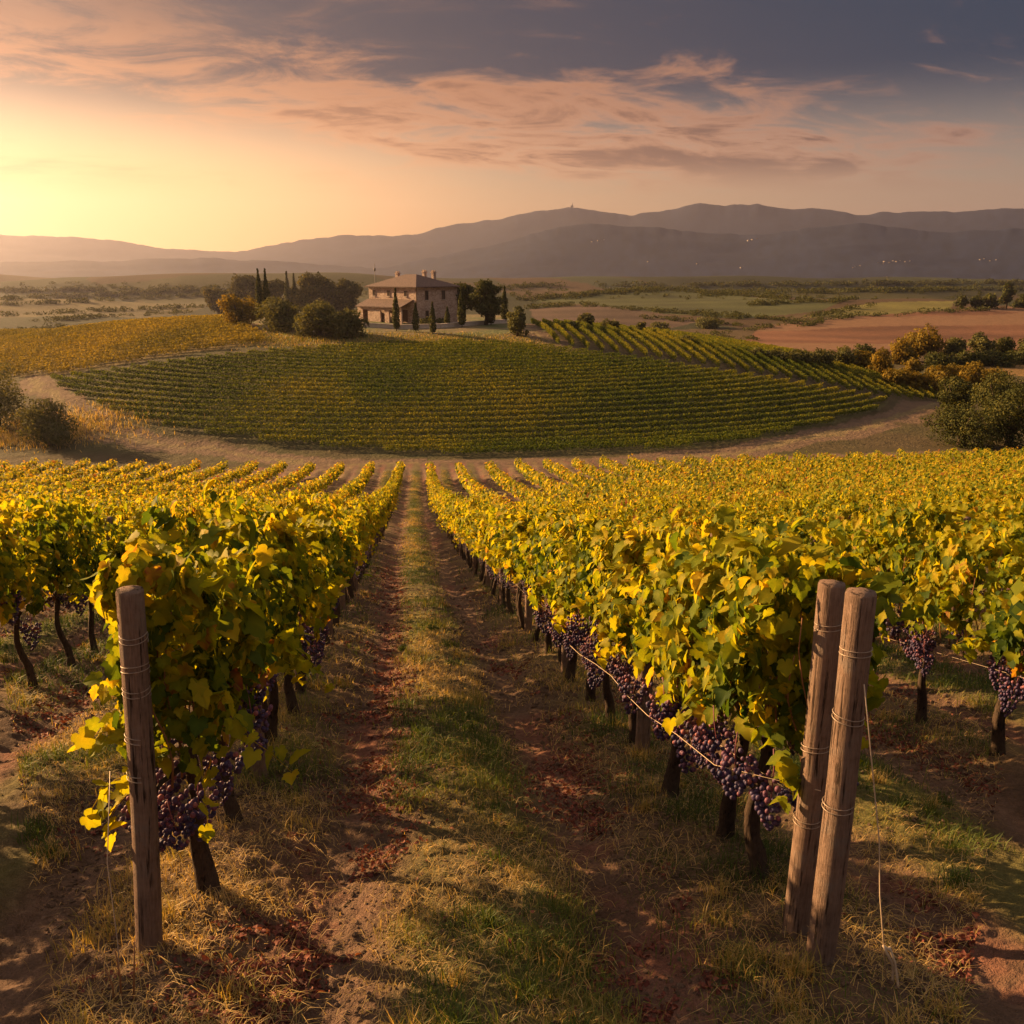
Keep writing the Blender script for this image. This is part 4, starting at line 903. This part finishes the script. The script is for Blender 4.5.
HB = [(915, 362, 40, 44, 'gold_tree', 'tallest gold green tree in the hedge below the red field'), (900, 364, 28, 30, 'gold_tree', 'gold tree leaning on the left side of the tallest hedge tree'), (952, 362, 24, 28, 'olive_tree', 'olive tree right of the tallest hedge tree'), (978, 361, 30, 26, 'olive_tree', 'domed tree standing up out of the hedge before the ochre field'), (1004, 360, 24, 28, 'dark_tree', 'dark tree right of the domed hedge tree'), (1030, 359, 22, 30, 'dark_tree', 'dark hedge tree cut by the right edge'), (965, 366, 16, 36, 'dark_tree', 'low dark hedge bush under the domed tree'), (938, 368, 16, 34, 'dark_tree', 'low dark hedge bush under the tallest hedge tree'), (995, 366, 14, 36, 'dark_tree', 'low dark hedge bush at the ochre field'), (1022, 364, 13, 30, 'dark_tree', 'low dark hedge bush by the right edge'), (842, 368, 22, 32, 'olive_tree', 'rounded bush at the middle of the hedge below the red field'), (820, 368, 20, 30, 'olive_tree', 'second rounded bush left of the middle of the hedge'), (798, 365, 16, 28, 'olive_tree', 'low bush in the left half of the hedge'), (776, 362, 13, 26, 'olive_tree', 'low bush near the left end of the hedge'), (756, 358, 11, 24, 'olive_tree', 'smallest hedge bush at the left end'), (687, 345, 9, 22, 'olive_tree', 'lone small bush at the left tip of the red field'), (865, 362, 18, 26, 'dark_tree', 'dark bush left of the gold hedge trees')]
for px, py, h, w, mt, lab in HB: tree('hedge_tree', px, py, h, w, mt, lab, 'tree', 'hedge trees below the red field', 'bush')
for px, py, h, w, lab in ((586, 328, 14, 24, 'pale bush behind the crest left in the middle distance'), (612, 331, 12, 22, 'second pale bush along the track behind the crest'), (640, 334, 15, 12, 'small upright bush behind the crest'), (660, 333, 10, 26, 'low wide bush behind the crest of the vineyard strip'), (705, 328, 10, 30, 'low bush row end by the brown field'), (572, 330, 8, 18, 'smallest pale bush at the crest')):
    tree('field_bush', px, py, h, w, 'olive_tree', lab, 'bush', 'bushes behind the vineyard crest', 'bush')
tree('broad_tree', 1006, 308, 28, 15, 'dark_tree', 'tall dark tree on the far field edge at right', 'tree', None, trunk=0.05)
for px, h, w, lab in ((962, 13, 14, 'leftmost low dark tree beside the tall field tree'), (975, 14, 16, 'middle low dark tree beside the tall field tree'), (990, 17, 16, 'low dark tree touching the tall field tree'), (1022, 14, 14, 'low dark tree right of the tall field tree')): tree('broad_tree', px, 308, h, w, 'dark_tree', lab, 'tree', 'low dark trees at the far field edge', 'bush')
def far_woods():
    """hedgerows and copses of the plain, one mass"""
    r = np.random.default_rng(91); P = []; S = []
    def blob(x, y, w, h, n):
        z = float(terrain(x, y)); D = norm(r.normal(0, 1, (n, 3))); k = r.uniform(0.5, 1, n) ** 0.5
        P.append(np.array([x, y, z + h * 0.45]) + D * np.array([w * .5, w * .5, h * .55]) * k[:, None]); S.append(np.full(n, min(w, h) * 0.38))
    lines = [((520, 300), (640, 290), 34), ((640, 291), (700, 289), 26), ((690, 312), (800, 322), 30), ((740, 306), (850, 300), 30), ((530, 308), (600, 304), 18), ((0, 306), (200, 296), 36), ((30, 322), (190, 312), 30), ((0, 334), (70, 326), 18), ((700, 296), (960, 290), 55), ((430, 292), (560, 286), 40), ((600, 286), (1024, 284), 90), ((0, 292), (260, 288), 60), ((755, 340), (690, 335), 8), ((560, 326), (650, 335), 14), ((850, 318), (800, 327), 8), ((640, 318), (740, 326), 22), ((526, 301), (660, 290), 40), ((660, 290), (838, 303), 44), ((686, 338), (850, 317), 26), ((850, 317), (1024, 308), 20), ((805, 318), (885, 303), 16), ((0, 316), (210, 307), 40), ((0, 300), (220, 290), 60), ((580, 305), (740, 319), 34), ((700, 293), (1024, 290), 90)]
    for a, b, n in lines:
        for _ in range(int(n * 1.8)):
            t = r.random(); p = at(a[0] + (b[0] - a[0]) * t + r.normal(0, 2), a[1] + (b[1] - a[1]) * t + r.normal(0, 0.6)); m = px_size(p)
            h = m * r.uniform(1.6, 4.6); blob(p[0], p[1], h * r.uniform(1.6, 4.0), min(h, 13), 50)
    for _ in range(420):
        p = at(r.uniform(-20, 1044), r.uniform(283, 300)); m = px_size(p); h = min(m * r.uniform(1.2, 3.5), 15); blob(p[0], p[1], h * r.uniform(1, 3.5), h, 40)
    P = np.concatenate(P); S = np.concatenate(S); n = len(P)
    V, F, A = leaf_batch(P, r.normal(0, 1, (n, 3)) + [0, 0, .6], r.normal(0, 1, (n, 3)), S * r.uniform(.6, 1.2, n), np.clip(r.normal(.45, .2, n), 0, 1), 'far')
    o = obj('far_woods', np_mesh('far_woods', V, F, {'tint': A}), MAT['dark_tree']); tag(o, 'distant hedgerows and copses dotting the hazy plain', 'woods', kind='stuff')
far_woods()
def weeds():
    r = np.random.default_rng(95); p = poly([(-20, 446), (30, 430), (90, 446), (60, 452), (-20, 456)]); n = 9000
    a = at(10, 436); X = a[0] + r.normal(0, 9, n); Y = a[1] + r.normal(0, 4.0, n)
    blades(n, X, Y, r.uniform(0.4, 1.3, n), r.uniform(0.03, 0.06, n), np.clip(r.normal(.75, .15, n), 0, 1), r.beta(1.3, 2.2, n), 'tall_grass', 'tall dry grass round the left roadside bushes', 'grass', 97)
    n = 16000; t = r.random(n); a = np.array([at(x, y)[:2] for x, y in ((240, 338), (300, 344), (420, 343), (540, 347))]); X = np.interp(t, np.linspace(0, 1, 4), a[:, 0]) + r.normal(0, 2, n); Y = np.interp(t, np.linspace(0, 1, 4), a[:, 1]) + r.normal(3, 4, n)
    blades(n, X, Y, r.uniform(0.2, 0.6, n), r.uniform(0.03, 0.07, n), np.clip(r.normal(.55, .2, n), 0, 1), r.beta(1.3, 1.6, n), 'hill_grass', 'rough grass on the farm lawn above the vineyard', 'grass', 99)
weeds()

# ------------------------------------------------------------------ farmhouse
def farmhouse():
    c = at(417, 324); m = px_size(c); fl = float(c[2]) + 0.25
    phi = math.radians(40); b = CR[:2] * math.sin(phi) + np.array([sy, cy]) * math.cos(phi)
    LA, LB, EH, RH, OV = 54 * m / math.cos(phi), 38 * m / math.sin(phi), 35 * m, 12 * m, 0.7
    root = empty('farmhouse', (c[0], c[1], fl), math.atan2(b[1], b[0]))
    tag(root, 'two storey stone farmhouse with hipped red tile roof on the hill', 'farmhouse')
    mb = MB(); mb.box((0, 0, -2.5), (LB, LA, EH)); obj('wall', mb.mesh('wall', False), MAT['stone_wall'], root)
    # hipped roof, ridge along y
    x0, x1, y0, y1 = -OV, LB + OV, -OV, LA + OV; rx = LB / 2; ra, rb = LB * 0.5, LA - LB * 0.42
    V = [(x0, y0, EH), (x1, y0, EH), (x1, y1, EH), (x0, y1, EH), (rx, ra, EH + RH), (rx, rb, EH + RH), (x0, y0, EH - .22), (x1, y0, EH - .22), (x1, y1, EH - .22), (x0, y1, EH - .22)]
    F4 = [(1, 2, 5, 4), (3, 0, 4, 5), (6, 7, 1, 0), (7, 8, 2, 1), (8, 9, 3, 2), (9, 6, 0, 3), (9, 8, 7, 6)]; F3 = [(0, 1, 4), (2, 3, 5)]
    rm = np_mesh('roof', np.array(V), [np.array(F4), np.array(F3)], smooth=False); roof = obj('roof', rm, MAT['roof_tile'], root)
    for cx, cy_, top in ((rx + 0.6, LA * 0.86, 2.0), (rx + 1.6, LA * 0.36, 2.3), (rx + 3.0, LA * 0.26, 2.2)):
        mb = MB(); z0 = EH + 0.6; mb.box((cx - .38, cy_ - .38, z0), (cx + .38, cy_ + .38, EH + RH + top - 1.9)); mb.box((cx - .5, cy_ - .5, EH + RH + top - 1.897), (cx + .5, cy_ + .5, EH + RH + top - 1.7))
        for s in (-.22, .22): mb.box((cx + s - .14, cy_ - .3, EH + RH + top - 1.697), (cx + s + .14, cy_ + .3, EH + RH + top - 1.35))
        obj('chimney', mb.mesh('chimney', False), MAT['stone_wall'], roof)
    def window(face, u, z, w, h, arched=False, door=False):
        """face 'left': wall x=0, u along y; 'right': wall y=0, u along x"""
        def B(m_, u0, u1, z0, z1, d0, d1):
            if face == 'left': m_.box((-d1, u0, z0), (-d0, u1, z1))
            elif face == 'right': m_.box((u0, -d1, z0), (u1, -d0, z1))
            else: m_.box((face - d1, u0, z0), (face - d0, u1, z1))
        f = MB(); t = 0.13
        B(f, u - w / 2 - t, u - w / 2, z, z + h, 0, .10); B(f, u + w / 2, u + w / 2 + t, z, z + h, 0, .10); B(f, u - w / 2 - t, u + w / 2 + t, z + h + .002, z + h + t, 0, .12)
        if not door: B(f, u - .03, u + .03, z, z + h, .02, .07)
        fo = obj('door' if door else 'window', f.mesh('window', False), MAT['frame_wood'], root)
        g = MB(); B(g, u - w / 2, u + w / 2, z, z + h, 0.0, .02); obj('door_leaf' if door else 'pane', g.mesh('pane', False), MAT['frame_wood' if door else 'glass'], fo)
        if not door:
            s = MB(); B(s, u - w / 2 - .2, u + w / 2 + .2, z - .13, z - .003, 0, .2); obj('sill', s.mesh('sill', False), MAT['terrace_stone'], fo)
        if arched:
            a = MB(); B(a, u - w * .36, u + w * .36, z + h + t + .003, z + h + t + .28, 0, .1); obj('arch', a.mesh('arch', False), MAT['stone_wall'], fo)
    sl, sr = LA / 51, LB / 37
    for u in (45, 29, 11): window('left', u * sl, EH - 9.5 * m, 3.2 * m, 5 * m)
    for u in (9, 24): window('right', u * sr, EH - 13 * m, 2.8 * m * 1.3, 8.5 * m)
    window('right', 9 * sr, 3 * m, 3.4 * m, 8 * m, True); window('right', 27 * sr, 4 * m, 3 * m, 6 * m)
    # portico: lean-to with tiled roof and wide openings
    D, z1, z0 = 3.4, 22.5 * m, 15.5 * m
    mb = MB(); y0, y1 = LA * 0.06, LA * 1.02
    V = np.array([(0, y0, z1), (0, y1, z1), (-D - .5, y1, z0), (-D - .5, y0, z0), (0, y0, z1 - .2), (0, y1, z1 - .2), (-D - .5, y1, z0 - .2), (-D - .5, y0, z0 - .2)]) - [0.004, 0, 0]
    obj('portico_roof', np_mesh('portico_roof', V, [np.array([(0, 1, 2, 3), (7, 6, 5, 4), (0, 3, 7, 4), (3, 2, 6, 7), (2, 1, 5, 6), (1, 0, 4, 5)])], smooth=False), MAT['roof_tile'], root)
    w = MB(); ed = [y0 + .3, y0 + 1.5, y0 + 4.2, y0 + 5.6, y0 + 7.0, y1 - 3.6, y1 - 1.9, y1 - .2]
    for i in range(0, len(ed), 2): w.box((-D, ed[i], -2.5), (-D + .35, ed[i + 1], z0 - .75))
    w.box((-D, ed[0], z0 - .747), (-D + .35, ed[-1], z0 - .21)); w.box((-D + .353, y1 - .55, -2.5), (-.004, y1 - .2, z0 - .21))
    obj('portico_wall', w.mesh('portico_wall', False), MAT['stone_wall'], root)
    window('left', y1 - 2.7, 0.1, 1.5, 2.4, door=True); window('left', y0 + 2.8, 0.1, 1.6, 2.4, door=True)
    mb = MB(); mb.box((-.16, -.16, 0.0), (-.004, -.004, EH - .25)); obj('drainpipe', mb.mesh('drainpipe', False), MAT['frame_wood'], root)
    # pale terrace wall in front
    t = empty('terrace_wall', (0, 0, 0)); tag(t, 'low pale stone terrace wall along the front of the farmhouse', 'wall')
    mbw, mbc = MB(), MB(); pts = [at(x, y) for x, y in ((364, 327), (400, 329), (440, 328), (478, 325), (506, 323))]
    for a, b2 in zip(pts[:-1], pts[1:]):
        d = norm((b2 - a)[:2]); n = np.array([-d[1], d[0]]) * 0.25
        q = [a[:2] + n, a[:2] - n, b2[:2] - n, b2[:2] + n]; za, zb = a[2], b2[2]
        for mm, lo, hi, gsc in ((mbw, -1.0, 0.75, 1.0), (mbc, 0.753, 0.87, 1.25)):
            qq = [a[:2] + n * gsc, a[:2] - n * gsc, b2[:2] - n * gsc, b2[:2] + n * gsc]; zz = [za, za, zb, zb]
            V = [(*p_, z_ + lo) for p_, z_ in zip(qq, zz)] + [(*p_, z_ + hi) for p_, z_ in zip(qq, zz)]
            mm.add(V, [[(3, 2, 1, 0), (4, 5, 6, 7), (0, 1, 5, 4), (1, 2, 6, 5), (2, 3, 7, 6), (3, 0, 4, 7)]])
    obj('wall_body', mbw.mesh('wall_body', False), MAT['terrace_stone'], t); obj('coping', mbc.mesh('coping', False), MAT['terrace_stone'], t)
    # bell frame on a mast behind the roof
    bt = at(376, 318) + np.array([0, 14, 0]); bt[2] = float(terrain(bt[0], bt[1])); k = px_size(bt); hb = (318 - 266) * k
    r0 = empty('antenna_mast', tuple(bt)); tag(r0, 'thin mast with a small dish rising behind the farmhouse roof', 'mast')
    mb = MB(); mb.tube([(0, 0, -.3), (0, 0, hb)], [.55 * k, .3 * k], 6); obj('pole', mb.mesh('pole'), MAT['tower_stone'], r0)
    mb = MB(); mb.tube([(0, 0, hb - 8 * k), (0, 0, hb - 6.4 * k), (0, 0, hb - 4.6 * k)], [.2 * k, 1.0 * k, 1.25 * k], 12); obj('dish', mb.mesh('dish'), MAT['tower_stone'], r0)
farmhouse()
# far houses and the summit tower
vr = np.random.default_rng(131)
spots = [(598, 241), (592, 242), (604, 240), (748, 241), (757, 239), (752, 240), (648, 262), (697, 264), (741, 268), (855, 267), (853, 268), (860, 266), (878, 263), (884, 262), (889, 263), (893, 261), (896, 262), (900, 261), (905, 262), (910, 261), (883, 264), (980, 260), (984, 259), (990, 261), (996, 260), (887, 277), (170, 296), (175, 295), (664, 289), (610, 288), (700, 292), (560, 289), (815, 291), (832, 290)]
def house_mesh(w, d, h):
    mb = MB(); mb.box((-w, -d, -h * .5), (w, d, h)); return mb
HM = house_mesh(1, .7, .8).mesh('wall', False); HM.materials.append(MAT['pale_plaster'])
RM = np_mesh('roof', np.array([(-1.1,-.8,.8),(1.1,-.8,.8),(1.1,.8,.8),(-1.1,.8,.8),(-.8,0,1.3),(.8,0,1.3)]), [np.array([(0,1,5,4),(2,3,4,5),(3,2,1,0)]), np.array([(1,2,5),(3,0,4)])], smooth=False); RM.materials.append(MAT['roof_tile'])
for px, py in spots:
    p = at(px, py); s = min(px_size(p) * vr.uniform(0.55, 1.0), 7); o = empty('small_house', tuple(p), vr.uniform(0, 3)); o.scale = (s, s, s)
    where = 'on the lower mountain slope' if py < 255 else 'in the village at the mountain foot' if py < 280 else 'among the fields of the hazy plain'
    tag(o, 'tiny pale house ' + where, 'house', 'far houses ' + where); obj('wall', HM, None, o); obj('roof', RM, None, o)
azt = math.atan2(*ray(572, 205)[:2]); tp = np.array([5590 * math.sin(azt), 5590 * math.cos(azt)]); tzp = float(terrain(*tp))
o = empty('summit_tower', (tp[0], tp[1], tzp)); tag(o, 'small tower on the mountain summit', 'tower')
mb = MB(); mb.box((-9, -5, -4), (7, 5, 6)); obj('base_block', mb.mesh('base_block', False), MAT['tower_stone'], o)
mb = MB(); mb.tube([(2, 0, 6.003), (2, 0, 13), (2, 0, 22)], [2.6, 2, .8], 8); obj('spire', mb.mesh('spire'), MAT['tower_stone'], o)

# ------------------------------------------------------------------ haze: the evening air
def haze():
    mb = MB(); mb.box((-6500, -6500, -90), (6500, 6500, 470)); o = obj('haze', mb.mesh('haze', False)); tag(o, 'thin warm evening haze filling the valley', 'haze', kind='stuff')
    m = bpy.data.materials.new('haze'); m.use_nodes = True; g = NT(m.node_tree)
    v = g.n('ShaderNodeVolumePrincipled', i_Color=(0.66, 0.64, 0.84, 1), i_Density=HAZE, i_Anisotropy=0.72); out = g.n('ShaderNodeOutputMaterial'); g.l(v.outputs[0], out.inputs['Volume'])
    o.data.materials.append(m)
HAZE = 0.95e-4
haze()
